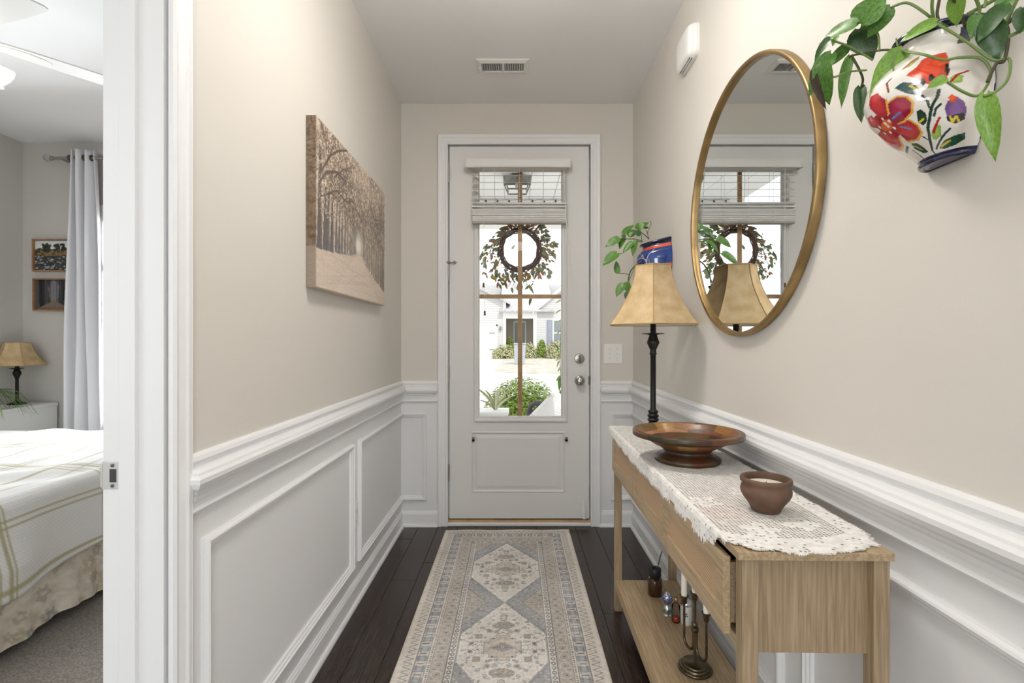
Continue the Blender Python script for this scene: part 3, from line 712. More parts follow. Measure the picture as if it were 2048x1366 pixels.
p3 = thing('frosted_jar', pc3, 'pale frosted glass jar behind the candlestick', 'jar')
mat('frosted', (222, 220, 216), .35, var=.06, vscale=20)
MB().lathe([(0, 0), (.018, 0), (.0205, .003), (.0205, .066), (.018, .071)], pc3, 28).build('jar', 'frosted', p3, smooth=True)
MB().lathe([(.0195, .071), (.0195, .084), (.017, .087), (0, .087)], pc3, 28).build('lid', 'silver', p3, smooth=True)
for k, (dx, dz) in enumerate(((-.004, .046), (.001, .046), (-.003, .038), (.003, .038))):
    a = math.radians(-106); mid = pc3 + Vector((.0207 * math.cos(a) + dx, .0207 * math.sin(a), dz)); MB().box(mid.x - .0016, mid.x + .0016, mid.y - .0008, mid.y + .0006, mid.z - .0026, mid.z + .0026).build('print_mark', 'black_cap', p3)

cc = on_shelf(.581, 1.615)
cb = thing('candelabrum', cc, 'antique bronze three arm candlestick on a round stepped base', 'candlestick')
MB().lathe([(0, 0), (.051, 0), (.0535, .003), (.0535, .007), (.0510, .0095), (.0475, .0098), (.0470, .0150), (.0445, .0175), (.0405, .0178), (.0395, .0225), (.037, .0240), (.012, .0252), (.009, .029), (.0055, .032), (0, .032)], cc, 48).build('base', 'bronze', cb, smooth=True)
MB().tube([cc + Vector((0, 0, .028)), cc + Vector((0, 0, .225))], .0046, 12).build('post', 'bronze', cb, smooth=True)
MB().lathe([(.0048, .120), (.012, .124), (.013, .128), (.012, .136), (.007, .139), (.010, .145), (.0085, .150), (.0048, .153)], cc, 24).build('collar', 'bronze', cb, smooth=True)
cupp = [(0, 0), (.007, 0), (.009, .003), (.0108, .020), (.0140, .024), (.0146, .028), (.0126, .0285), (.0116, .0245), (0, .0240)]
ends = []
ad = Vector((-.036, .115, 0)).normalized()
for sg in (1, -1):
    d = ad * sg; R_ = .024; pts = []
    pts.append(cc + d * .008 + Vector((0, 0, .130)))
    for q in range(0, 13):
        a = PI * q / 12; pts.append(cc + d * (.008 + R_ - R_ * math.cos(a)) + Vector((0, 0, .075 - R_ * math.sin(a))))
    top = cc + d * (.008 + 2 * R_); pts.append(top + Vector((0, 0, .186))); MB().tube(pts, .0043, 10).build('arm', 'bronze', cb, smooth=True); ends.append(top + Vector((0, 0, .184)))
ends.append(cc + Vector((0, 0, .222)))
for e, lab in zip(ends, ('far', 'near', 'mid')):
    MB().lathe(cupp, e, 28).build('candle_cup', 'bronze', cb, smooth=True)
for e, ln, lab in zip(ends, (.15, .15, .15), ('cream taper candle in the candlestick arm nearest the diffuser', 'cream taper candle in the candlestick arm nearest the near drawer', 'cream taper candle in the middle cup of the candlestick')):
    b_ = e + Vector((0, 0, .0245))
    t = thing('taper_candle', b_, lab, 'candle', 'taper candles in the bronze candlestick')
    MB().lathe([(0, 0), (.0098, 0), (.0098, .01), (.0085, ln - .01), (.006, ln - .002), (0, ln)], b_, 20).build('wax_body', 'wax', t, smooth=True)
    MB().tube([b_ + Vector((0, 0, ln - .001)), b_ + Vector((.001, 0, ln + .008))], .0008, 5).build('wick', 'black_cap', t)

# ------------------------------------------------------------------ round mirror
mat('mirror_glass', (236, 240, 240), 0.0, metal=1)
mc = (1.667, 1.660); MR = .444; MD = .026
mo = thing('round_mirror', (XR, mc[0], mc[1] - MR), 'large round wall mirror in a thin brushed gold frame', 'mirror')
def xl(prof, n=96, closed=False): # lathe about the X axis, prof (radius, distance from the wall)
    t = MB().lathe(prof, n=n, cap0=False, cap1=False); q = MB(); q.add([(XR - v[2], mc[0] + v[0], mc[1] + v[1]) for v in t.v], t.f); return q
xl([(MR - .004, .001), (MR, .003), (MR, MD - .002), (MR - .002, MD), (MR - .011, MD), (MR - .013, MD - .002), (MR - .013, .004), (MR - .004, .001)]).build('mirror_frame', 'gold', mo, smooth=True)
q = MB().lathe([(0, .012), (MR - .0125, .012), (MR - .0125, .004), (0, .004)], n=96); q.v = [(XR - v[2], mc[0] + v[0], mc[1] + v[1]) for v in q.v]; q.build('mirror_plate', 'mirror_glass', mo)

# ------------------------------------------------------------------ wall and ceiling fittings
sw = thing('light_switch', (.633, YB, 1.12), 'white double toggle switch plate beside the front door', 'light switch')
bx(.575, .698, YB - .006, YB, 1.054, 1.180).build('cover_plate', 'white_plastic', sw, bevel=.003)
for xx in (.614, .659):
    bx(xx - .0055, xx + .0055, YB - .0075, YB - .005, 1.105, 1.129).build('toggle_slot', 'white_plastic', sw)
    MB().prism([(-.006, 0), (.006, 0), (.004, .013), (-.002, .013)], lambda a, b, h: (xx + h, YB - .006 - b, 1.119 + a), -.004, .004).build('toggle', 'white_plastic', sw)
    for zz in (1.087, 1.147): yl(MB(), [(.0028, 0), (.0026, .0012), (0, .0014)], (xx, YB - .006, zz), 10).build('screw', 'nickel', sw)
ou = thing('wall_outlet', (XL, 2.303, .35), 'white duplex outlet between the wainscot panels', 'outlet')
bx(XL, XL + .006, 2.268, 2.338, .335, .450).build('cover_plate', 'white_plastic', ou, bevel=.002)
for zz in (.368, .414):
    s_ = bx(XL + .005, XL + .009, 2.286, 2.320, zz - .014, zz + .014).build('socket', 'white_plastic', ou, bevel=.003)
    for yy in (2.296, 2.309): bx(XL + .0085, XL + .0093, yy - .001, yy + .001, zz - .003, zz + .006).build('slot', 'dark_slot', s_)

ve = thing('ceiling_vent', (-.07, 2.80, H), 'white ceiling register with two banks of louvres', 'vent')
vx0, vx1, vy0, vy1 = -.216, .078, 2.728, 2.876
MB().sweep([(vx0, vy0), (vx1, vy0), (vx1, vy1), (vx0, vy1)], [(0, 0), (.003, .004), (.026, .010), (.030, .010), (.030, 0)], lambda a, b, h: (a, b, H - h), closed=True).build('frame', 'white_plastic', ve)
bx(vx0 + .028, vx1 - .028, vy0 + .028, vy1 - .028, H - .002, H - .0005).build('duct_back', 'duct_grey', ve)
mxv = (vx0 + vx1) / 2 + .003
bx(mxv - .007, mxv + .007, vy0 + .028, vy1 - .028, H - .011, H - .001).build('centre_bar', 'white_plastic', ve)
for sgn, xa in ((1, vx0 + .031), (-1, mxv + .011)):
    for k in range(9):
        xx = xa + k * .0128; MB().prism([(0, 0), (.0012, 0), (.0055, .009), (.0043, .009)], lambda a, b, h: (xx + a, h, H - .001 - b), vy0 + .03, vy1 - .03).build('louvre', 'white_plastic', ve)
MB().tube([(vx0 + .020, vy0 + .070, H - .008), (vx0 + .020, vy0 + .070, H - .02)], .003, 8).build('damper_lever', 'white_plastic', ve)

def chime():
    y0, y1, z0, z1 = 2.075, 2.272, 2.392, 2.540; cy, cz = (y0 + y1) / 2, (z0 + z1) / 2
    o = thing('door_chime', (XR, cy, z0), 'white rounded door chime box high on the wall', 'door chime')
    def outline(s, n=40):
        pts = []
        for k in range(n):
            a = 2 * PI * k / n; e = .38; c_, q_ = math.cos(a), math.sin(a)
            pts.append((cy + (y1 - y0) / 2 * s * math.copysign(abs(c_) ** e, c_), cz + (z1 - z0) / 2 * s * math.copysign(abs(q_) ** e, q_)))
        return pts
    rings = [(0, 1.0), (.012, 1.0), (.013, .985), (.0155, .985), (.0165, .975), (.024, .96), (.025, .945), (.0275, .945), (.029, .93), (.038, .86), (.042, .74), (.044, .4)]
    mb = MB(); n = 40; vs = []; fs = []
    for h, s in rings: vs += [(XR - h, a, b) for a, b in outline(s)]
    for i in range(len(rings) - 1):
        for k in range(n): fs.append((i * n + k, i * n + (k + 1) % n, (i + 1) * n + (k + 1) % n, (i + 1) * n + k))
    fs += [tuple(range(n)), tuple((len(rings) - 1) * n + k for k in range(n))]
    mb.add(vs, fs).build('chime_case', 'white_plastic', o, smooth=True)
    for r_, xx in enumerate((.019, .028)):
        for k in range(9):
            yy = cy - .056 + k * .014; bx(XR - xx - .0012, XR - xx + .0012, yy - .005, yy + .005, z0 + .0015 + .002 * r_, z0 + .006 + .002 * r_).build('sound_slot', 'dark_slot', o)
chime()

# ------------------------------------------------------------------ canvas print
mat('print', (150, 140, 130), .55, attr='Col'); mat('print_gloss', (150, 140, 130), .35, attr='Col')
def canvas():
    y0, y1, z0, z1 = 1.767, 2.692, 1.391, 1.999; d = .037; W_, H_ = y1 - y0, z1 - z0
    p = Paint(-d, W_ + d, -d, H_ + d, .004, (176, 160, 142)); r = random.Random(5)
    p.c += p.noise((60, 44), 22, 1)[..., None] + p.noise((160, 110), 22, 2)[..., None]
    U = lambda u, v: (u * W_, v * H_)
    p.c += (np.clip((p.Y / H_ - .5) * 26, -8, 22))[..., None]
    # light at the end of the alley
    for k in range(8): p.oval(*U(.52, .39), (.10 - .009 * k) * W_, (.13 - .012 * k) * H_, (150 + 9 * k, 142 + 9 * k, 130 + 9 * k), .5)
    # ground
    p.poly([U(-.2, -.2), U(1.2, -.2), U(1.2, .06), U(.60, .315), U(.46, .325), U(-.2, .22)], (198, 182, 166))
    w_ = p.win(-1, 2, -1, .335 * H_); g = p.noise((120, 200), 9, 3)[w_][..., None]; p.c[w_] += g
    p.poly([U(.10, -.1), U(.95, -.1), U(.57, .32), U(.49, .325)], (208, 192, 176), .5)
    for k in range(14): p.line([U(r.uniform(0, .5), r.uniform(.02, .24)), U(r.uniform(.5, 1), r.uniform(.02, .2))], .006, (168, 150, 134), .18)
    # branches, then trunks, far to near
    def branch(u, v, ang, ln, wd, dep, c_, al=.7):
        x, y = u, v; pts = [(x * W_, y * H_)]
        for q in range(5):
            ang += r.uniform(-.3, .3); x += math.cos(ang) * ln / 5; y += math.sin(ang) * ln / 5 * 1.4; pts.append((x * W_, y * H_))
        p.line(pts, wd, c_, al)
        if dep:
            for q in range(3):
                i = r.randrange(1, 6); branch(pts[i][0] / W_, pts[i][1] / H_, ang + r.uniform(-1, 1), ln * .6, max(.0035, wd * .6), dep - 1, c_, al)
    for k in range(500):      # haze of pale twigs behind
        u, v = r.uniform(-.03, 1.03), r.uniform(.40, 1.05); a = r.uniform(.3, 2.8); l_ = r.uniform(.02, .06)
        p.line([U(u, v), U(u + math.cos(a) * l_, v + math.sin(a) * l_)], .004, r.choice([(150, 134, 118), (200, 184, 166), (128, 114, 102)]), .45)
    trunks = []
    for k in range(15):
        t = ((k + r.uniform(-.25, .25)) / 14) if 0 < k < 14 else k / 14
        trunks.append((.47 - .44 * t ** 1.6, .325 - .085 * t, (.46 + .16 * t + r.uniform(-.04, .05)) if t < .93 else .84, .010 + .034 * t ** 1.7, 1, t))
        trunks.append((.595 + .42 * t ** 1.3, .315 - .20 * t, .44 + .05 * t + r.uniform(-.03, .04), .009 + .020 * t, -1, t))
    trunks.sort(key=lambda q: q[5])
    for u, vb, vt, wd, sg, t in trunks:
        dk = 74 + 34 * (1 - t) + r.uniform(-8, 14); c_ = (dk + 2, dk - 1, dk + 3) if sg > 0 else (dk + 6, dk - 1, dk - 8)
        for q in range(4): branch(u, vb + (vt - vb) * r.uniform(.75, 1.0), PI / 2 - sg * r.uniform(-.7, 1.1), r.uniform(.10, .26), .0055, 2 if t > .4 else 1, (112, 100, 90), .6)
        p.poly([U(u - wd / 2 * 1.3, vb - .01), U(u + wd / 2 * 1.3, vb - .01), U(u + wd / 2, vb + .06), U(u + wd * .25 + .006 * sg, vt), U(u - wd * .25 + .006 * sg, vt), U(u - wd / 2, vb + .06)], c_, .82)
        p.line([U(u + wd * .15, vb), U(u + wd * .1, vt)], .004, (150, 136, 122), .4)
        if t < .6: p.line([U(u, vb - .004), U(u + .02 * sg, vb - .012 - .02 * t)], .006, (150, 134, 118), .5)
    for k in range(3000):     # frosted twigs and leaves
        u, v = r.uniform(-.03, 1.03), r.uniform(.44, 1.05)
        if abs(u - .52) < .10 and v < .54: continue
        a = r.uniform(0, PI); l_ = r.uniform(.006, .020); c_ = r.choice([(212, 194, 174), (194, 176, 156), (222, 208, 192), (206, 188, 168), (128, 112, 98), (104, 92, 84)])
        p.line([U(u, v), U(u + math.cos(a) * l_, v + math.sin(a) * l_)], .0038, c_, .62)
    for k in range(5): p.oval(*U(.515, .385), (.050 - .007 * k) * W_, (.075 - .010 * k) * H_, (188 + 10 * k, 180 + 10 * k, 168 + 10 * k), .55)
    for pts, wd in (([(.03, .62), (.10, .72), (.22, .78), (.34, .77)], .012), ([(.05, .70), (.14, .84), (.24, .93), (.36, 1.0)], .010), ([(.12, .60), (.22, .66), (.34, .64), (.44, .68)], .008), ([(.05, .55), (.16, .62), (.28, .60)], .007), ([(.20, .74), (.30, .84), (.42, .88)], .007), ([(.98, .45), (.90, .60), (.80, .68), (.70, .78)], .008), ([(.90, .44), (.82, .56), (.74, .60), (.66, .70)], .006), ([(1.0, .6), (.93, .75), (.84, .86)], .007)):
        p.line([U(*q) for q in pts], wd, (92, 80, 72), .8)
        for q in pts[1:]: branch(q[0], q[1], r.uniform(.2, 2.6), .16, .005, 2, (100, 88, 80), .7)
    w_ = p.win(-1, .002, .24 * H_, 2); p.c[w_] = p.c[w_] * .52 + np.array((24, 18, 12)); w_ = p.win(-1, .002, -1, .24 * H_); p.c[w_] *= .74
    p.c = (p.c - 150) * 1.18 + 152
    p.c = np.clip(p.c, 30, 235)
    o = thing('canvas_print', (XL, (y0 + y1) / 2, z0), 'sepia canvas print of a tree lined avenue', 'picture')
    # fold the painted sheet over the stretcher: front, then the four wrapped edges
    def fold(a, b):
        x = XL + d; yy, zz = a, b
        if a < 0: x -= -a; yy = 0
        elif a > W_: x -= a - W_; yy = W_
        if b < 0: x = min(x, XL + d + b); zz = 0
        elif b > H_: x = min(x, XL + d - (b - H_)); zz = H_
        return (max(x, XL + .001), y0 + yy, z0 + zz)
    P = np.array([[fold(a, b) for a in p.xs] for b in p.ys])
    grid('printed_canvas', P, 'print_gloss', o, colors=p.c, smooth=False)
    MB().box(XL + .001, XL + .022, y0 + .004, y1 - .004, z0 + .004, z0 + .03).box(XL + .001, XL + .022, y0 + .004, y1 - .004, z1 - .03, z1 - .004).box(XL + .001, XL + .022, y0 + .004, y0 + .03, z0 + .03, z1 - .03).box(XL + .001, XL + .022, y1 - .03, y1 - .004, z0 + .03, z1 - .03).build('stretcher_frame', 'oak', o)
canvas()

# ------------------------------------------------------------------ rug
mat('rug', (180, 170, 155), .95, attr='Col', bump=.35, bscale=700, sheen=.1)
def rug():
    xa, xb, yf = -.440, .343, 3.166; W_ = xb - xa; L_ = 2.435; hw = W_ / 2
    p = Paint(-hw, hw, -L_, 0, .0025, (214, 204, 187)); X, Y = p.X, p.Y; ax = abs(X)
    cream, taupe, blue, dark, ivory = (220, 210, 194), (178, 163, 143), (134, 142, 150), (84, 84, 88), (231, 224, 212)
    e = np.minimum(hw - ax, np.minimum(-Y, Y + L_)) / W_             # distance to the rug's edge, in widths
    s = np.where(hw - ax <= np.minimum(-Y, Y + L_), Y, X)            # running coordinate along the border
    def band(a, b, c_, al=1): m = (e >= a) & (e < b); p.c[m] = p.c[m] * (1 - al) + np.array(c_) * al; return m
    def mix(m, c_, al=1): p.c[m] = p.c[m] * (1 - al) + np.array(c_) * al
    band(0, .012, (206, 192, 170)); band(.012, .085, (214, 202, 184))
    zz = np.abs(((s / .03) % 1) - .5) * 2
    mix((e > .03) & (e < .078) & (np.abs((e - .054) / .022 - (zz * 2 - 1)) < .26), (118, 112, 106), .75)
    mix((e > .03) & (e < .078) & (np.abs(-(e - .054) / .022 - (zz * 2 - 1)) < .18), (150, 142, 132), .5)
    band(.085, .090, (110, 108, 108), .7)
    m = band(.090, .142, (205, 196, 182)); blk = ((s / .062) % 1)
    mix(m & (blk < .52), (138, 142, 147), .7); mix(m & (np.abs(blk - .26) < .14) & (np.abs(e - .116) < .010), (176, 178, 178), .6); mix(m & (np.abs(blk - .76) < .05) & (np.abs(e - .116) < .014), (96, 92, 90), .75)
    mix(m & ((np.abs(((s / .0105) % 1) - .5) < .18)) & (np.abs(np.abs(e - .116) - .017) < .004), (92, 92, 96), .6)
    band(.142, .146, (106, 104, 104), .7); m = band(.146, .166, (216, 206, 190)); mix(m & (np.abs(e - .156) < .005) & (((s / .011) % 1) < .45), (90, 88, 90), .8)
    band(.166, .169, (120, 116, 112), .7); m = band(.169, .236, (188, 175, 156))
    ph = (s / .052) % 1
    mix(m & (np.hypot((ph - .5) * .052 / .019, (e - .202) * W_ / .019) < 1), (205, 196, 180), .8)
    mix(m & (np.abs(np.hypot((ph - .5) * .052 / .017, (e - .202) * W_ / .017) - .7) < .2), (150, 140, 128), .6); mix(m & (np.hypot((ph - .5) * .052, (e - .202) * W_) < .006), (120, 112, 110), .8)
    mix(m & (np.hypot(ph * .052, (e - .185) * W_) < .006), (132, 128, 128), .7); mix(m & (np.hypot(ph * .052, (e - .220) * W_) < .006), (148, 150, 156), .7)
    band(.236, .240, (100, 98, 100), .7); m = band(.240, .272, (212, 204, 190)); ph = (s / .026) % 1
    mix(m & (np.abs(np.hypot((ph - .5) * .026, (e - .256) * W_) - .007) < .0022), (96, 96, 102), .75); mix(m & (np.hypot(ph * .026, (e - .256) * W_) < .003), (104, 108, 116), .8)
    band(.272, .276, (112, 112, 116), .8)
    # field: three stepped hexagons with blue-grey lattice between
    fld = e >= .276; F0 = .276 * W_; FH = hw - F0; FL_ = L_ - 2 * F0; n = 3; ml = FL_ / n
    v = ((-Y - F0) / ml) % 1 - .5; v = v * ml; st = .008
    vq = np.floor(np.abs(v) / st) * st; half = np.interp(vq, [0, .085, ml / 2], [FH, FH, 0.0])
    dd = half - ax
    mix(fld, (184, 172, 154)); mix(fld & (dd > -.075), (158, 159, 160), .8); mix(fld & (dd > -.012), (136, 137, 140), .45); mix(fld & (dd > 0), (219, 210, 196)); mix(fld & (dd > 0) & (dd < .006), (150, 142, 130), .55); mix(fld & (dd > .006) & (dd < .012), ivory, .7)
    mix(fld & (dd <= -.075) & (dd > -.081), (122, 118, 114), .6)
    r = random.Random(9)
    def flower(cx, cy, R, c1, c2, c3):
        for k in range(8): a = k * PI / 4; p.oval(cx + R * .65 * math.cos(a), cy + R * .65 * math.sin(a), R * .32, R * .32, c1, .75)
        p.oval(cx, cy, R * .55, R * .55, c2, .85); p.oval(cx, cy, R * .25, R * .25, c3, .9)
    def sq(cx, cy, h, c_):
        p.rect(cx - h, cx + h, cy - h, cy + h, c_, .7)
        for i in range(-2, 3):
            for j in range(-2, 3):
                if (i + j) % 2 == 0: p.rect(cx + (i - .35) * h * .4, cx + (i + .35) * h * .4, cy + (j - .35) * h * .4, cy + (j + .35) * h * .4, (206, 196, 180), .6)
    for k in range(n):
        c = -F0 - ml * (k + .5)
        # stepped cross
        for a, b, cc_, al in ((.074, .042, (160, 152, 140), .8), (.052, .062, (160, 152, 140), .8), (.030, .082, (160, 152, 140), .8)): p.rect(-a, a, c - b, c + b, cc_, .9)
        for a, b in ((.071, .039), (.049, .059), (.027, .079)): p.rect(-a, a, c - b, c + b, (203, 190, 170))
        p.diam(0, c, .060, .034, (176, 162, 142), .8); p.diam(0, c, .045, .024, (150, 146, 144), .7); p.rect(-.03, .03, c - .002, c + .002, (104, 100, 98), .7); flower(0, c, .012, (126, 120, 116), ivory, dark)
        for sx in (-1, 1):
            for sy in (-1, 1):
                sq(sx * .098, c + sy * .072, .0155, (140, 126, 110)); flower(sx * .125, c + sy * .026, .0095, (82, 84, 90), (150, 150, 152), (60, 60, 64)); flower(sx * .055, c + sy * .112, .016, (186, 174, 154), (160, 148, 130), (120, 112, 104))
                flower(sx * .128, c + sy * .062, .009, (150, 152, 158), cream, (100, 104, 112)); flower(sx * .026, c + sy * .108, .0125, (142, 152, 162), (206, 206, 204), (96, 104, 116)); flower(sx * .060, c + sy * .165, .009, (128, 132, 140), cream, taupe)
                flower(sx * .088, c + sy * .135, .010, (140, 146, 154), (204, 198, 188), (104, 100, 98)); p.oval(sx * .038, c + sy * .058, .005, .005, dark, .7)
                for q in range(7): p.oval(sx * (.082 + .0085 * q), c + sy * .012 * (1 + .5 * (q % 2)), .0034, .0034, (140, 128, 118), .7)
                for q in range(4): p.ring(sx * (.086 + .018 * q), c + sy * (.034 + .004 * (q % 2)), .006, .005, .5, (150, 138, 124), .7)
        for sy in (-1, 1):
            p.oval(0, c + sy * .150, .048, .026, (166, 152, 134), .85)
            for q in range(40): a = r.uniform(0, 2 * PI); t = r.uniform(.1, .95); p.oval(.046 * t * math.cos(a), c + sy * .150 + .024 * t * math.sin(a), .0026, .0026, r.choice([(214, 204, 188), (122, 112, 104), (138, 140, 146)]), .8)
            p.oval(0, c + sy * .205, .014, .022, (206, 194, 174), .8); p.ring(0, c + sy * .205, .014, .022, .2, (130, 122, 114), .7); p.rect(-.011, .011, c + sy * .232 - .002, c + sy * .232 + .002, (96, 94, 96), .7)
            p.line([(-.030, c + sy * .082), (0, c + sy * .100), (.030, c + sy * .082)], .0026, (128, 122, 116), .8)
    # motifs of the lattice and of the side triangles
    for k in range(n + 1):
        c = -F0 - ml * k
        for sx in (-1, 1):
            for i in range(16):
                t = i / 15.
                for sy in (-1, 1):
                    for off in (.018, .042, .062):
                        x_ = sx * (.012 + off + t * (FH - .02)); y_ = c + sy * t * (ml / 2 - .085)
                        if abs(x_) < FH - .004 and -L_ + F0 < y_ < -F0:
                            if (i + int(off * 1000)) % 3: p.diam(x_, y_, .0055, .0042, r.choice([(206, 200, 190), (92, 98, 108), (176, 160, 140), (218, 214, 206)]), .75)
            for i in range(4):
                for j in range(-3, 4):
                    x_ = sx * (FH - .012 - i * .020); y_ = c + j * .021
                    if abs(j) * .021 < .082 - i * .022 and -L_ + F0 < y_ < -F0: flower(x_, y_, .0075, r.choice([(148, 134, 118), (158, 158, 160), (120, 108, 98)]), (200, 188, 170), (110, 100, 94))
    for k in range(520):
        x_, y_ = r.uniform(0, FH), -F0 - ml * (r.randrange(3) + .5) + r.uniform(-.3, .3)
        hh = float(np.interp(abs(((-y_ - F0) / ml) % 1 - .5) * ml, [0, .085, ml / 2], [FH, FH, 0])); inside_ = x_ < hh - .012
        big = r.random() < .25
        for sx in (-1, 1):
            if inside_:
                if big: flower(sx * x_, y_, r.uniform(.006, .0095), r.choice([(150, 140, 126), (134, 138, 144), (166, 154, 136), (112, 108, 106)]), (210, 202, 188), r.choice([(92, 90, 92), (130, 120, 108)]))
                else: p.ring(sx * x_, y_, r.uniform(.003, .006), r.uniform(.003, .005), .5, r.choice([(140, 130, 118), (110, 108, 110), (150, 152, 156)]), .75)
            elif x_ < FH: p.diam(sx * x_, y_, r.uniform(.004, .008), r.uniform(.003, .006), r.choice([(214, 208, 198), (96, 98, 104), (180, 168, 150), (120, 122, 128)]), .7, r.choice((2, .5)))
    for k in range(1500):
        x_, y_ = r.uniform(-FH, FH), r.uniform(-L_ + F0, -F0); p.oval(x_, y_, .002, .002, r.choice([(150, 140, 128), (120, 118, 118), (206, 196, 182), (158, 162, 170)]), .5)
    # small rows of flowers across the ends
    for yy in (-.205, -L_ + .205):
        for i in range(-4, 5): flower(i * .05, yy, .0115 if i % 2 == 0 else .008, (98, 98, 104) if i % 2 == 0 else (150, 146, 142), (206, 200, 190), (84, 84, 90))
    p.c += p.noise((90, 280), 9, 4)[..., None] + p.noise((300, 900), 9, 5)[..., None] + (p.noise((7, 20), 9, 6)[..., None] * np.array([.9, 1, 1.15])) + (rng.random(p.X.shape)[..., None] - .5) * 16
    g_ = p.c.mean(-1, keepdims=True); p.c = g_ + (p.c - g_) * .66; p.c = (p.c - 190) * 1.12 + 190 + np.array([13, 14, 17])
    Z = .006 + .0012 * np.sin(p.Y * 6 + 1) * np.sin(p.X * 5) + np.where(-p.Y < .03, .0018 * np.sin(p.X * 21), 0)
    edge = np.minimum(hw - ax, np.minimum(-Y, Y + L_)); Z = np.where(edge < .0024, .0005, Z)
    P = np.stack([p.X + (xa + xb) / 2, p.Y + yf, Z], -1)
    grid('runner_rug', P, 'rug', colors=p.c, label='faded cream and blue grey patterned runner rug on the hall floor', cat='rug')
rug()
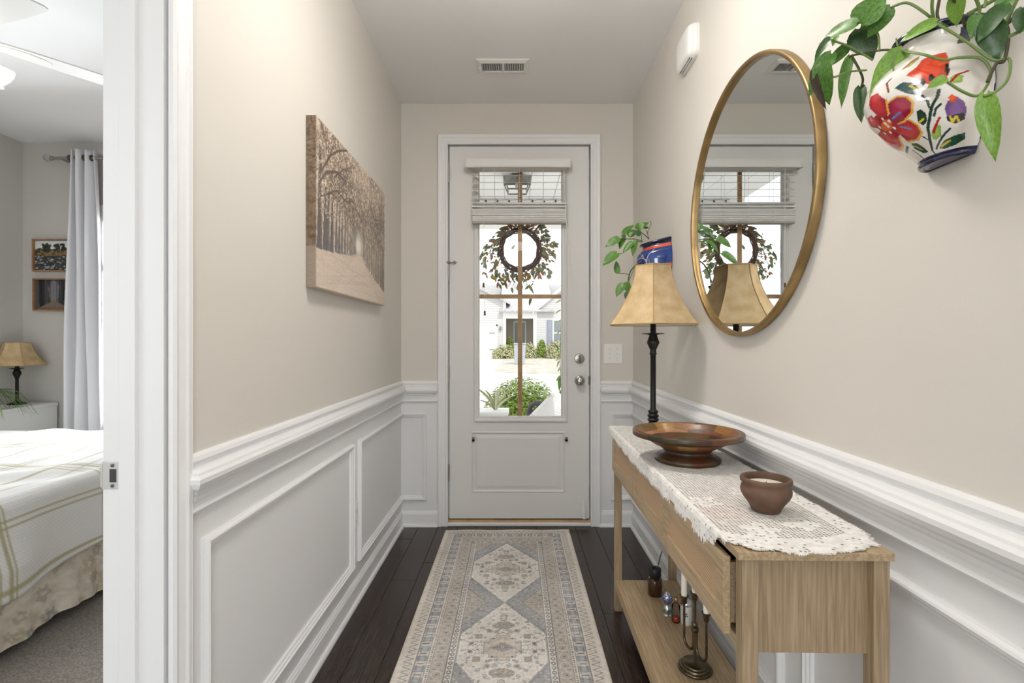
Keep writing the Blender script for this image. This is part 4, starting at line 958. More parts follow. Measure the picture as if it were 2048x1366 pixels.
# ------------------------------------------------------------------ wall planters
FLORAL = [
  ('poly', (212, 66, 32), [(0.69, 0.597), (0.723, 0.65), (0.73, 0.71), (0.773, 0.727), (0.823, 0.733), (0.843, 0.653), (0.847, 0.56), (0.833, 0.483), (0.793, 0.47), (0.76, 0.503), (0.73, 0.557)]) ,
  ('poly', (40, 44, 40), [(0.777, 0.553), (0.787, 0.567), (0.797, 0.537), (0.79, 0.5), (0.777, 0.517)]) ,
  ('poly', (40, 44, 40), [(0.747, 0.537), (0.76, 0.547), (0.77, 0.507), (0.76, 0.483), (0.75, 0.507)]) ,
  ('poly', (40, 44, 40), [(0.83, 0.623), (0.84, 0.63), (0.847, 0.577), (0.84, 0.52), (0.833, 0.563)]) ,
  ('poly', (38, 74, 74), [(0.647, 0.52), (0.68, 0.55), (0.723, 0.523), (0.747, 0.46), (0.737, 0.423), (0.697, 0.453)]) ,
  ('line', (220, 190, 60), [(0.71, 0.507), (0.737, 0.467), (0.74, 0.437)]) ,
  ('poly', (176, 28, 40), [(0.497, 0.533), (0.553, 0.537), (0.603, 0.453), (0.587, 0.357), (0.54, 0.337), (0.513, 0.383), (0.487, 0.447)]) ,
  ('poly', (150, 30, 60), [(0.607, 0.43), (0.653, 0.453), (0.693, 0.433), (0.71, 0.383), (0.687, 0.32), (0.627, 0.28), (0.573, 0.283), (0.573, 0.33)]) ,
  ('poly', (176, 24, 34), [(0.593, 0.277), (0.653, 0.28), (0.673, 0.233), (0.657, 0.187), (0.59, 0.157), (0.52, 0.167), (0.537, 0.21), (0.553, 0.26)]) ,
  ('poly', (184, 36, 48), [(0.517, 0.237), (0.51, 0.203), (0.45, 0.163), (0.343, 0.15), (0.277, 0.19), (0.32, 0.247), (0.343, 0.293), (0.453, 0.29)]) ,
  ('poly', (180, 36, 46), [(0.4, 0.41), (0.473, 0.403), (0.503, 0.323), (0.453, 0.3), (0.397, 0.337), (0.39, 0.383)]) ,
  ('line', (226, 170, 60), [(0.603, 0.453), (0.587, 0.357)]) ,
  ('line', (226, 170, 60), [(0.607, 0.43), (0.653, 0.453), (0.693, 0.433), (0.71, 0.383), (0.687, 0.32), (0.627, 0.28), (0.593, 0.277)]) ,
  ('line', (226, 170, 60), [(0.653, 0.28), (0.673, 0.233), (0.657, 0.187), (0.59, 0.157), (0.52, 0.167)]) ,
  ('line', (226, 170, 60), [(0.51, 0.203), (0.45, 0.163), (0.343, 0.15)]) ,
  ('poly', (222, 100, 30), [(0.503, 0.323), (0.547, 0.33), (0.563, 0.3), (0.527, 0.263), (0.48, 0.267), (0.463, 0.293)]) ,
  ('dot', (240, 236, 226), [(0.533, 0.34), (0.557, 0.313), (0.547, 0.263), (0.497, 0.25), (0.45, 0.263), (0.463, 0.307), (0.523, 0.31), (0.523, 0.287)]) ,
  ('line', (96, 130, 190), [(0.587, 0.32), (0.64, 0.34)]) ,
  ('line', (96, 130, 190), [(0.587, 0.257), (0.627, 0.223)]) ,
  ('stem', (36, 64, 50), [(0.587, 0.02), (0.587, 0.073), (0.677, 0.163), (0.737, 0.25), (0.77, 0.327), (0.8, 0.387), (0.81, 0.437)]) ,
  ('poly', (36, 64, 50), [(0.707, 0.323), (0.727, 0.327), (0.737, 0.293), (0.727, 0.25), (0.697, 0.223), (0.683, 0.25)]) ,
  ('line', (220, 190, 60), [(0.69, 0.25), (0.713, 0.263)]) ,
  ('poly', (36, 70, 50), [(0.52, 0.153), (0.557, 0.143), (0.553, 0.077), (0.5, 0.08), (0.48, 0.12)]) ,
  ('line', (220, 190, 60), [(0.513, 0.133), (0.523, 0.103)]) ,
  ('poly', (36, 76, 56), [(0.65, 0.077), (0.723, 0.113), (0.803, 0.13), (0.877, 0.14), (0.87, 0.1), (0.787, 0.073), (0.693, 0.063)]) ,
  ('line', (220, 190, 60), [(0.677, 0.083), (0.763, 0.107)]) ,
  ('poly', (122, 84, 142), [(0.813, 0.303), (0.833, 0.35), (0.867, 0.373), (0.89, 0.34), (0.9, 0.28), (0.887, 0.223), (0.84, 0.203), (0.813, 0.227)]) ,
  ('poly', (44, 50, 46), [(0.81, 0.25), (0.843, 0.257), (0.887, 0.267), (0.89, 0.223), (0.84, 0.2), (0.813, 0.22)]) ,
  ('line', (224, 196, 60), [(0.827, 0.25), (0.83, 0.213), (0.853, 0.247), (0.86, 0.21)]) ,
  ('poly', (216, 84, 36), [(0.837, 0.377), (0.85, 0.393), (0.867, 0.373), (0.863, 0.343), (0.84, 0.34)]) ,
  ('poly', (146, 178, 84), [(0.707, 0.18), (0.757, 0.22), (0.77, 0.2), (0.737, 0.147), (0.683, 0.127), (0.67, 0.14)]) ,
  ('line', (180, 40, 40), [(0.71, 0.17), (0.757, 0.217), (0.783, 0.253)]) ,
  ('poly', (150, 182, 90), [(0.847, 0.51), (0.867, 0.537), (0.893, 0.517), (0.887, 0.47), (0.857, 0.47)]) ,
  ('line', (180, 40, 40), [(0.85, 0.48), (0.873, 0.53), (0.907, 0.55)]) ,
  ('line', (40, 64, 56), [(0.627, 0.077), (0.717, 0.127), (0.807, 0.177)]) ,
  ('line', (40, 64, 56), [(0.75, 0.417), (0.763, 0.37), (0.76, 0.327)]) ,
  ('line', (40, 64, 56), [(0.807, 0.337), (0.783, 0.313), (0.763, 0.27)]) ,
  ('line', (120, 60, 40), [(0.62, 0.61), (0.603, 0.583), (0.62, 0.503)]) ,
  ('line', (40, 64, 56), [(0.637, 0.163), (0.64, 0.143)]) ,
  ('line', (40, 64, 56), [(0.453, 0.117), (0.443, 0.057)]) ,
  ('line', (40, 64, 56), [(0.463, 0.147), (0.36, 0.127)]) ,
  ('poly', (150, 170, 90), [(0.653, 0.663), (0.67, 0.72), (0.703, 0.757), (0.71, 0.723), (0.687, 0.67)]) ,
  ('line', (180, 50, 40), [(0.657, 0.67), (0.7, 0.737)]) ,
]
mat('glaze_white', (236, 230, 222), .12, attr='Col', coat=.6)
mat('soil', (58, 44, 34), .95, var=.3, vscale=60, bump=.6, bscale=90)
POTP = [(0, .045, .028), (.008, .050, .036), (.022, .057, .052), (.048, .070, .098), (.078, .080, .130), (.105, .083, .142), (.133, .081, .137), (.160, .073, .115), (.183, .063, .088), (.194, .059, .076), (.203, .060, .077), (.218, .064, .084)]
def wall_planter(name, Yc, z0, painter, label, rimm, prof=None, lean=0, sc=1.0):
    o = thing(name, (XR, Yc, z0), label, 'wall planter')
    n = 241; us = np.linspace(0, 1, n); hz = np.array(prof or POTP)
    p = Paint(0, 1, 0, 1, 1 / 240, (238, 232, 224)); painter(p)
    P = np.zeros((p.ny, p.nx, 3))
    z = p.ys * .218; a = np.interp(z, hz[:, 0], hz[:, 1]) * sc; b = np.interp(z, hz[:, 0], hz[:, 2]) * sc
    # smooth the profile
    kx = np.ones(15) / 15; a = np.convolve(np.pad(a, 7, 'edge'), kx, 'valid'); b = np.convolve(np.pad(b, 7, 'edge'), kx, 'valid')
    t = np.pi * p.xs
    P[:, :, 0] = XR - .0015 - b[:, None] * np.sin(t)[None]; P[:, :, 1] = Yc + a[:, None] * np.cos(t)[None]; P[:, :, 2] = z0 + z[:, None] * sc - lean * p.ys[:, None] * (b[:, None] * np.sin(t)[None])
    grid('pot_body', P, 'glaze_white', o, colors=p.c)
    def halfring(zz, r, nm, m_, rad, flat=1.0):
        a_ = float(np.interp(zz, hz[:, 0], hz[:, 1])) * sc; b_ = float(np.interp(zz, hz[:, 0], hz[:, 2])) * sc
        MB().tube([(XR - .004 - (b_ + rad) * math.sin(PI * q / 40), Yc + (a_ + rad) * math.cos(PI * q / 40), z0 + zz * sc - lean * (zz / .218) * b_ * math.sin(PI * q / 40)) for q in range(41)], r, 10).build(nm, m_, o, smooth=True)
    halfring(.217, .0058, 'rim', rimm, -.001)
    halfring(.004, .0055, 'foot', rimm, -.001)
    bk = [(Yc + s_ * a[i], z0 + z[i] * sc) for s_ in (1,) for i in range(0, len(z), 12)] + [(Yc - a[i], z0 + z[i] * sc) for i in range(len(z) - 1, -1, -12)]
    MB().prism(bk, lambda a_, b_, h: (XR - h, a_, b_), .0005, .003).build('back_plate', rimm, o)
    q = MB(); q.add([(XR - .003 - b[3] * math.sin(PI * k / 20), Yc + a[3] * math.cos(PI * k / 20), z0 + .001) for k in range(21)], [tuple(range(21))]); q.build('pot_base', rimm, o)
    a_, b_ = a[-20] * .96, b[-20] * .96; q = MB()
    pts = [(XR - .003 - b_ * math.sin(PI * k / 20), Yc + a_ * math.cos(PI * k / 20), z0 + z[-20] * sc - lean * .9 * b_ * math.sin(PI * k / 20)) for k in range(21)]; q.add(pts, [tuple(range(21))]); q.build('soil', 'soil', o)
    return o
mat('navy_glaze', (24, 28, 66), .1, coat=.7)
def floral(p):
    r = random.Random(2)
    p.c += p.noise((9, 9), 4, 8)[..., None]
    cen = next(q for k_, c_, q in FLORAL if c_ == (222, 100, 30)); cu = sum(q[0] for q in cen) / len(cen); cv = sum(q[1] for q in cen) / len(cen)
    p.oval(cu, cv, .075, .085, (168, 26, 38))
    for kind, c_, pts in FLORAL:
        if kind == 'poly':
            p.poly(pts, c_); cx = sum(q[0] for q in pts) / len(pts); cy = sum(q[1] for q in pts) / len(pts)
            p.poly([(cx + (x - cx) * .55, cy + (y - cy) * .55) for x, y in pts], tuple(min(255, v * 1.18 + 6) for v in c_), .5)
        elif kind == 'line': p.line(pts, .011, c_)
        elif kind == 'stem': p.line(pts, .014, c_)
        else:
            for x, y in pts: p.oval(x, y, .008, .011, c_)
    # a few more sprigs round the far side of the pot
    for k in range(4):
        u, v = .12 + .05 * (k % 2), .22 + .16 * k
        p.oval(u, v, .03, .045, (176, 30, 42) if k % 2 else (40, 78, 60), 1, .5); p.oval(u, v, .012, .018, (226, 170, 60)); p.line([(u + .03, v), (u + .07, v + .06)], .01, (40, 64, 56))
    p.rect(0, 1, 0, .052, (24, 28, 66)); p.rect(0, 1, .955, 1, (24, 28, 66))
    p.poly([(.86, .80), (.92, .80), (.93, .94), (.87, .94)], (24, 28, 66))
PZ = 1.512
wall_planter('wall_planter', .878, PZ, floral, 'white ceramic wall planter painted with red and orange flowers, navy rim', 'navy_glaze', None)
def blueglaze(p):
    p.c[:] = (30, 58, 122); p.c += p.noise((10, 8), 16, 3)[..., None] * np.array([.5, .8, 1.2]) + p.noise((60, 60), 8, 4)[..., None]
    p.rect(0, 1, .91, 1, (22, 24, 50)); p.rect(0, 1, .825, .895, (216, 84, 36)); p.rect(0, 1, .355, .425, (206, 78, 36)); p.rect(0, 1, 0, .355, (24, 22, 44))
    R_ = .10
    for cx, cy in ((.62, .50), (.30, .52)):
        for k in range(40): a = 2 * PI * k / 40; p.oval(cx + R_ * math.cos(a), cy + .15 * math.sin(a), .008, .010, (214, 206, 196))
    p.line([(.80, .80), (.74, .68), (.72, .52)], .010, (206, 200, 190)); p.line([(.60, .74), (.66, .72), (.63, .69), (.68, .66)], .010, (226, 214, 196))
    r = random.Random(8)
    for k in range(26): p.oval(r.uniform(.05, .5), r.uniform(.3, .78), .010, .010, (200, 208, 220), .8)
    for k in range(9): x, y = r.uniform(.1, .7), r.uniform(.28, .42); p.line([(x, y), (x + .02, y + .07)], .009, (222, 216, 206))
wall_planter('wall_planter', 2.515, 1.490, blueglaze, 'glossy blue ceramic wall planter with orange bands behind the lamp', 'navy_glaze', [(0, .05, .04), (.02, .062, .07), (.05, .076, .125), (.09, .084, .150), (.13, .085, .154), (.165, .080, .146), (.185, .070, .128), (.196, .066, .120), (.205, .067, .124), (.218, .072, .132)], .22)

# ------------------------------------------------------------------ pothos plants: each leaf its own object
LEAFM = []
for k, (droop, foldv, lop) in enumerate(((.10, .16, 0), (.22, .10, .03), (.05, .26, -.03), (.32, .18, .02))):
    ts = [0, .06, .16, .30, .46, .62, .78, .91, 1.0]; ws = [.10, .33, .46, .50, .47, .38, .25, .10, .004]; mb = MB(); S_ = (-1, -.55, 0, .55, 1)
    for t, w_ in zip(ts, ws):
        for s_ in S_:
            back = -.07 * abs(s_) ** 2 * (1 - t) ** 6
            mb.v.append((s_ * w_ + lop * math.sin(t * 5), t + back, foldv * abs(s_) * w_ - droop * t * t + .02 * math.sin(t * 9 + s_ * 2)))
    for i in range(len(ts) - 1):
        for j in range(4): a = i * 5 + j; mb.f.append((a, a + 1, a + 6, a + 5))
    me = mb.mesh('leaf', True); LEAFM.append(me)
LM = {}
def leafmesh(k, m_):
    if (k, m_) not in LM: q = LEAFM[k].copy(); q.materials.append(MATS[m_]); LM[(k, m_)] = q
    return LM[(k, m_)]
def leaf(parent, base, tip, width, hint, m_, k, name='leaf'):
    y = tip - base; L_ = y.length; y.normalize(); z = (hint - y * hint.dot(y)).normalized(); x = y.cross(z)
    o = bpy.data.objects.new(name, leafmesh(k, m_)); COL.objects.link(o); o.parent = parent; o.matrix_parent_inverse = parent.matrix_basis.inverted()
    M = Matrix(((x.x, y.x, z.x, base.x), (x.y, y.y, z.y, base.y), (x.z, y.z, z.z, base.z), (0, 0, 0, 1))) @ Matrix.Diagonal((width, L_, (L_ + width) / 2, 1))
    o.matrix_basis = M; return o
def smooth_path(pts, n=6):
    pts = [Vector(p) for p in pts]; out = []
    for i in range(len(pts) - 1):
        p0, p1, p2, p3 = pts[max(i - 1, 0)], pts[i], pts[i + 1], pts[min(i + 2, len(pts) - 1)]
        for q in range(n):
            t = q / n; out.append(.5 * ((2 * p1) + (p2 - p0) * t + (2 * p0 - 5 * p1 + 4 * p2 - p3) * t * t + (3 * p1 - p0 - 3 * p2 + p3) * t ** 3))
    out.append(pts[-1]); return out
def pothos(label, loc, cropfn, leaves, vines, seed):
    r = random.Random(seed); o = thing('pothos_plant', loc, label, 'plant')
    for (bx_, by_, tx_, ty_, w_, Yb, Yt, m_) in leaves:
        B = at(*cropfn(bx_, by_), Yb); T = at(*cropfn(tx_, ty_), Yt); s_ = cropfn(1, 0)[0] - cropfn(0, 0)[0]
        hint = (camo.location - B).normalized() + Vector((-.25, 0, .55)) + Vector((r.uniform(-.4, .4), r.uniform(-.3, .3), r.uniform(-.3, .3)))
        leaf(o, B, T, w_ * s_ * Yb / F, hint, m_, r.randrange(4))
    for pts, rad, m_ in vines:
        MB().tube(smooth_path([at(*cropfn(x, y), Y) for x, y, Y in pts]), rad, 7).build('vine', m_, o, smooth=True)
    return o
g, gd, gl = 'green_leaf', 'green_leaf_dark', 'green_leaf_light'
c1 = lambda x, y: (1590 + x / 3.904, y / 3.904)
pl1 = pothos('pothos vine with broad green leaves growing from the flower painted planter', (XR - .06, .878, PZ + .19), c1, [
    (515, 185, 680, -90, 250, .93, .90, g), (745, 60, 555, 285, 150, .90, .93, g), (480, 190, 150, 300, 135, .93, 1.0, g), (500, 225, 600, 445, 200, .97, .96, gd), (275, 308, 105, 490, 100, .97, 1.02, gd),
    (415, 360, 235, 530, 95, 1.0, 1.03, g), (285, 420, 85, 725, 150, .98, 1.0, g), (215, 495, 240, 820, 150, .94, .95, g), (430, 445, 335, 825, 95, .97, .97, g), (835, 395, 585, 795, 195, .86, .87, gl), (512, 680, 520, 960, 100, .98, .97, gd),
    (1105, 175, 800, 300, 110, .82, .86, gl), (1270, -40, 1250, 215, 140, .78, .80, gl), (1640, 40, 1400, 310, 180, .74, .76, gd), (1500, 170, 1600, 465, 190, .76, .755, gd), (1180, 610, 1032, 690, 100, .775, .785, gl), (1490, 745, 1555, 1235, 150, .745, .735, gl),
    (560, 60, 420, 160, 90, .96, .98, gd), (330, 280, 290, 360, 50, 1.0, 1.0, gl), (1700, -60, 1560, 120, 140, .74, .75, g), (1080, 300, 1010, 190, 80, .86, .86, gd), (1420, 120, 1380, 300, 110, .77, .77, g), (1780, 60, 1760, 260, 120, .735, .735, gd)],
    [([(1120, 190, .80), (1330, 320, .775), (1540, 468, .755), (1672, 460, .745), (1660, 620, .735), (1560, 720, .738), (1470, 750, .745)], .0021, 'vine'),
     ([(1230, 260, .84), (1200, 210, .83), (1100, 175, .82)], .002, 'vine'), ([(1150, 215, .86), (1000, 90, .87), (870, 22, .89), (745, 62, .90)], .0022, 'vine'),
     ([(840, 400, .86), (1000, 425, .81), (1160, 468, .79), (1280, 450, .775), (1450, 458, .765), (1530, 580, .76), (1440, 742, .76), (1320, 720, .765), (1190, 640, .773)], .0021, 'vine'),
     ([(610, 470, .95), (440, 370, .96), (275, 310, .97)], .002, 'vine'), ([(560, 548, .95), (420, 560, .955), (290, 600, .945), (215, 500, .94)], .0018, 'vine'),
     ([(450, 450, .96), (500, 540, .96), (530, 620, .97), (512, 690, .98)], .0022, 'vine_dark'), ([(840, 400, .86), (700, 390, .92), (560, 410, .95), (420, 440, .97)], .002, 'vine_dark'),
     ([(660, 400, .93), (640, 250, .94), (520, 190, .93)], .0018, 'vine'), ([(800, 380, .86), (770, 480, .855), (772, 595, .855)], .0013, 'vine'), ([(790, 300, .86), (800, 360, .858)], .0013, 'vine'),
     ([(1090, 190, .86), (1070, 60, .85), (1080, -60, .84)], .0026, 'vine'), ([(1130, 180, .85), (1110, 100, .85), (1140, -60, .84)], .0024, 'vine_dark'), ([(1330, 220, .80), (1280, 60, .79), (1190, -60, .78)], .0022, 'vine_dark'),
     ([(1370, 250, .79), (1440, 90, .78), (1390, -60, .77)], .0024, 'vine'), ([(1350, 110, .79), (1480, 40, .78), (1640, -50, .76)], .003, 'vine'), ([(1640, 200, .75), (1720, 130, .745), (1830, 60, .74)], .003, 'vine_dark'), ([(1640, 190, .755), (1700, 60, .75), (1760, -60, .745)], .003, 'vine'),
     ([(1330, 180, .79), (1450, 180, .78), (1650, 200, .755), (1640, 460, .748), (1570, 500, .75), (1500, 640, .752)], .0024, 'vine_dark'), ([(1660, 290, .75), (1780, 230, .74), (1850, 180, .735)], .0026, 'vine'), ([(1480, 60, .775), (1500, -50, .77)], .002, 'vine')], 3)
# one withered brown leaf edge
mat('withered', (52, 38, 26), .5)
leaf(pl1, at(*c1(140, 560), .955), at(*c1(222, 858), .945), .016, Vector((-.8, -.4, .3)), 'withered', 1)['label'] = 'withered dark brown leaf'
c2 = lambda x, y: (1190 + x / 6.83, 420 + y / 6.83)
pothos('pothos vine with loose green leaves growing from the blue planter', (XR - .06, 2.515, 1.68), c2, [
    (330, 390, 135, 485, 135, 2.46, 2.45, g), (300, 590, 105, 760, 165, 2.44, 2.42, g), (380, 335, 530, 195, 85, 2.48, 2.50, g), (560, 250, 750, 150, 100, 2.45, 2.47, g), (600, 180, 625, 285, 110, 2.45, 2.44, g), (450, 350, 590, 275, 110, 2.44, 2.44, gd), (400, 385, 318, 522, 100, 2.47, 2.46, g),
    (510, 440, 378, 592, 100, 2.42, 2.42, g), (560, 420, 512, 632, 100, 2.41, 2.41, g), (310, 862, 285, 690, 90, 2.44, 2.44, g), (385, 1005, 285, 1182, 125, 2.44, 2.43, g), (435, 985, 450, 1140, 110, 2.43, 2.42, g), (440, 1120, 420, 1232, 70, 2.42, 2.42, gd), (670, 245, 735, 240, 50, 2.46, 2.46, gd),
    (420, 370, 345, 350, 60, 2.45, 2.45, gd), (560, 330, 640, 290, 90, 2.43, 2.43, gd), (500, 300, 470, 370, 60, 2.42, 2.42, gl), (480, 1040, 455, 1110, 70, 2.44, 2.43, gd)],
    [([(740, 400, 2.47), (690, 350, 2.46), (620, 300, 2.45), (570, 255, 2.45)], .0022, 'vine_dark'), ([(735, 385, 2.48), (720, 300, 2.48), (765, 195, 2.48), (748, 152, 2.47)], .0016, 'vine'), ([(655, 430, 2.46), (560, 400, 2.45), (430, 395, 2.46), (335, 392, 2.46)], .0024, 'vine'),
     ([(640, 440, 2.45), (560, 420, 2.42), (510, 440, 2.42)], .0022, 'vine'), ([(378, 592, 2.42), (345, 598, 2.43), (300, 592, 2.44)], .0018, 'vine'), ([(640, 700, 2.42), (560, 750, 2.43), (480, 850, 2.44), (450, 1000, 2.44)], .0030, 'vine_dark'), ([(462, 880, 2.44), (390, 868, 2.44), (312, 862, 2.44)], .0018, 'vine_dark'),
     ([(560, 760, 2.43), (510, 850, 2.43), (475, 940, 2.43), (440, 1000, 2.43), (385, 1010, 2.44)], .0022, 'vine'), ([(640, 430, 2.46), (630, 340, 2.45), (600, 270, 2.45)], .002, 'vine'), ([(450, 1000, 2.44), (470, 1100, 2.43), (440, 1125, 2.42)], .0018, 'vine_dark'), ([(735, 380, 2.48), (700, 280, 2.46)], .0016, 'vine')], 4)

# ------------------------------------------------------------------ blinds
mat('blind', (232, 228, 222), .5)
def translucent(name, f):
    nt = MATS[name].node_tree; N = nt.nodes; L = nt.links; b = N['Principled BSDF']; t = N.new('ShaderNodeBsdfTranslucent'); t.inputs[0].default_value = b.inputs['Base Color'].default_value
    mx = N.new('ShaderNodeMixShader'); mx.inputs[0].default_value = f; L.new(b.outputs[0], mx.inputs[1]); L.new(t.outputs[0], mx.inputs[2]); L.new(mx.outputs[0], N['Material Output'].inputs[0])
translucent('blind', .6); mat('cord', (235, 233, 228), .7); mat('tassel', (112, 66, 38), .5)
def blind(x0, x1, yc, ztop, nopen, pitch, nstack, zbot, label, vx, tilt=.30, cords=True):
    o = thing('window_blind', ((x0 + x1) / 2, yc, ztop), label, 'blind')
    MB().prism([(-.040, -.058), (-.036, -.060), (-.030, -.045), (-.036, -.012), (-.032, 0), (-.028, 0), (-.028, -.060)], lambda a, b, h: (h, yc + a, ztop + b), vx[0], vx[1]).build('valance', 'door_white', o)
    MB().box(vx[0], vx[0] + .008, yc - .036, yc + .03, ztop - .058, ztop).box(vx[1] - .008, vx[1], yc - .036, yc + .03, ztop - .058, ztop).build('valance_return', 'door_white', o)
    bx(x0, x1, yc - .022, yc + .024, ztop - .066, ztop - .020).build('headrail', 'blind', o)
    me = MB(); hwid = .024; 
    pts = [(-hwid, 0), (-hwid * .5, .0022), (0, .003), (hwid * .5, .0022), (hwid, 0), (hwid * .5, .0002), (0, .001), (-hwid * .5, .0002)]
    me.prism(pts, lambda a, b, h: (h, a, b), -(x1 - x0) / 2, (x1 - x0) / 2); me = me.mesh('slat'); me.materials.append(MATS['blind'])
    m2 = MB().prism([(-hwid, 0), (-hwid + .001, -.003), (hwid - .001, -.003), (hwid, 0), (hwid - .001, .003), (-hwid + .001, .003)], lambda a, b, h: (h, a, b), -(x1 - x0) / 2, (x1 - x0) / 2).mesh('slat'); m2.materials.append(MATS['door_white'])
    zs = [(ztop - .100 - pitch * k, tilt) for k in range(nopen)]; r = random.Random(1)
    z1 = zs[-1][0] - pitch * .85
    for k in range(nstack):
        t = k / max(1, nstack - 1); zs.append((zbot + .018 + .0069 * (nstack - 1 - k) + (.010 if k < 4 else 0) + (.004 if k < 2 else 0), r.uniform(-.03, .03)))
    for z, a in zs:
        s_ = bpy.data.objects.new('slat', me if a > .2 else m2); COL.objects.link(s_); s_.parent = o; s_.matrix_parent_inverse = o.matrix_basis.inverted()
        s_.location = ((x0 + x1) / 2 + (0 if a > .2 else r.uniform(-.003, .003)), yc + (0 if a > .2 else r.uniform(-.004, .004)), z); s_.rotation_euler = (a, r.uniform(-.002, .004) if a < .2 else 0, 0)
    bx(x0, x1, yc - .024, yc + .024, zbot, zbot + .014).build('bottom_rail', 'blind', o, bevel=.002)
    W_ = x1 - x0
    for f in (.235, .5, .755):
        xx = x0 + W_ * f; MB().tube([(xx, yc - .0245, ztop - .06), (xx, yc - .0245, z1)], .0011, 5).tube([(xx, yc + .0245, ztop - .06), (xx, yc + .0245, z1)], .0011, 5).build('ladder_cord', 'cord', o)
        if cords:
            pts = [(xx + .010 * math.sin(k * 1.9), yc - .026 - .002 * (k % 2), z1 + .012 - (z1 - zbot) * k / 26) for k in range(27)]; MB().tube(pts, .0013, 5).build('slack_cord', 'cord', o)
    return o
blind(-.271, .328, YB - .052, 2.356, 4, .0447, 15, 1.948, 'white slatted blind half raised over the front door glass', (-.313, .351))
bo = [o for o in bpy.data.objects if o.name == 'window_blind'][0]
yb_ = YB - .084
for px_, pe in ((966, 566), (968.5, 622)):
    a, b = at(px_, 335, yb_), at(px_ + 1, pe, yb_); MB().tube([a, b], .0009, 5).build('lift_cord', 'cord', bo)
    MB().lathe([(0, 0), (.007, 0), (.0075, .003), (.005, .012), (.0065, .022), (.005, .027), (.002, .030)], (b.x, b.y, b.z - .028), 12).build('tassel', 'tassel', bo, smooth=True)
MB().tube([at(1128, 340, yb_), at(1131, 420, yb_), at(1143, 586, yb_)], .0022, 6).build('tilt_wand', 'cord', bo)

# ------------------------------------------------------------------ wreath outside the door glass
mat('twig', (106, 78, 60), .8, rgb2=(70, 54, 46), vscale=30); mat('twig2', (104, 78, 58), .8); mat('sage', (164, 174, 136), .6, rgb2=(132, 146, 108), vscale=20); mat('sage_dark', (122, 138, 92), .6); mat('blush', (206, 150, 130), .7, rgb2=(180, 104, 88), vscale=30); mat('mustard', (184, 156, 70), .7); mat('plum', (110, 60, 66), .7)
def wreath():
    c = Vector((.034, YB + .085, 1.806)); R = .131; o = thing('door_wreath', c - Vector((0, 0, .15)), 'grapevine wreath with leaves and berries hung outside the door glass', 'wreath'); r = random.Random(12)
    for k in range(18):
        ph = r.uniform(0, 2 * PI); tw = r.choice((2, 3, 4)); rad = r.uniform(.008, .019); pts = []
        for q in range(61):
            a = 2 * PI * q / 60; b = a * tw + ph; rr = R + rad * math.cos(b) + .002 * math.sin(a * 9 + k); pts.append(c + Vector((rr * math.cos(a), rad * math.sin(b) * .8, rr * math.sin(a))))
        MB().tube(pts, r.uniform(.0025, .0042), 6, caps=False).build('grapevine', r.choice(('twig', 'twig', 'twig2')), o, smooth=True)
    def ext(a): # how far the greenery reaches at the angle a
        d = math.degrees(a) % 360
        return float(np.interp(d, [0, 30, 60, 80, 100, 135, 160, 185, 215, 240, 265, 285, 310, 335, 360], [.225, .235, .20, .165, .16, .175, .20, .255, .29, .27, .255, .25, .20, .235, .225]))
    for k in range(290):
        a = r.uniform(0, 2 * PI)
        if 75 < math.degrees(a) < 125 and r.random() < .6: continue
        E = ext(a); s0 = R + .012 + (E - R) * r.random() ** 1.1 * .9; flow = -1 if 90 < math.degrees(a) < 270 else 1
        da = a + (.9 if 90 < math.degrees(a) < 270 else -.7) * r.uniform(.2, 1.6); L_ = r.uniform(.020, .046)
        b = c + Vector((s0 * math.cos(a), .018 + r.uniform(-.03, .03), s0 * math.sin(a))); t = b + Vector((math.cos(da) * L_, r.uniform(-.015, .015), math.sin(da) * L_))
        leaf(o, b, t, L_ * r.uniform(.34, .62), Vector((r.uniform(-.6, .6), -1, r.uniform(-.5, .5))), r.choice(('sage', 'sage', 'sage_dark', 'sage', 'mustard', 'blush')), r.randrange(4))
    for (px_, py_, qx, qy) in ((1000, 458, 1028, 450), (1024, 498, 1030, 488), (1110, 484, 1098, 488), (1058, 570, 1068, 588), (1062, 596, 1058, 612), (968, 535, 972, 512), (960, 520, 966, 500)):
        leaf(o, at(px_, py_, c.y), at(qx, qy, c.y), .018, Vector((0, -1, .2)), 'sage', 1)
    for k in range(70):
        a = r.uniform(0, 2 * PI); E = ext(a); s0 = R + .015 + (E - R) * r.random() * .85; b = c + Vector((s0 * math.cos(a), r.uniform(-.03, .03), s0 * math.sin(a))); q = r.uniform(.004, .009)
        MB().lathe([(0, -q), (q * .8, -q * .6), (q, 0), (q * .8, q * .6), (0, q)], b, 8).build('berry', r.choice(('blush', 'mustard', 'plum', 'blush')), o, smooth=True)
    for k in range(60):
        a = r.uniform(0, 2 * PI); E = ext(a); p0 = c + Vector(((R + .01) * math.cos(a), 0, (R + .01) * math.sin(a))); a2 = a + r.uniform(-.35, .35); p1 = c + Vector((E * math.cos(a2), r.uniform(-.02, .02), E * math.sin(a2)))
        MB().tube([p0, (p0 + p1) / 2 + Vector((0, r.uniform(-.01, .01), .008)), p1], [.0018, .0014, .0008], 5).build('sprig', r.choice(('twig', 'sage_dark')), o)
    for (x, y, rr) in ((1086, 453, 4.5), (1092, 462, 4), (1100, 545, 5), (1098, 553, 5)):
        b = at(x, y, c.y); MB().lathe([(0, -.002), (rr * .0033, -.0005), (rr * .0033, .0005), (0, .002)], (0, 0, 0), 14).v
        q = MB().lathe([(0, -.001), (rr * .0033, -.0004), (rr * .0033, .0004), (0, .001)], (0, 0, 0), 14); q.v = [(b.x + v[0], b.y + v[2], b.z + v[1]) for v in q.v]; q.build('round_leaf', 'sage', o)
wreath()
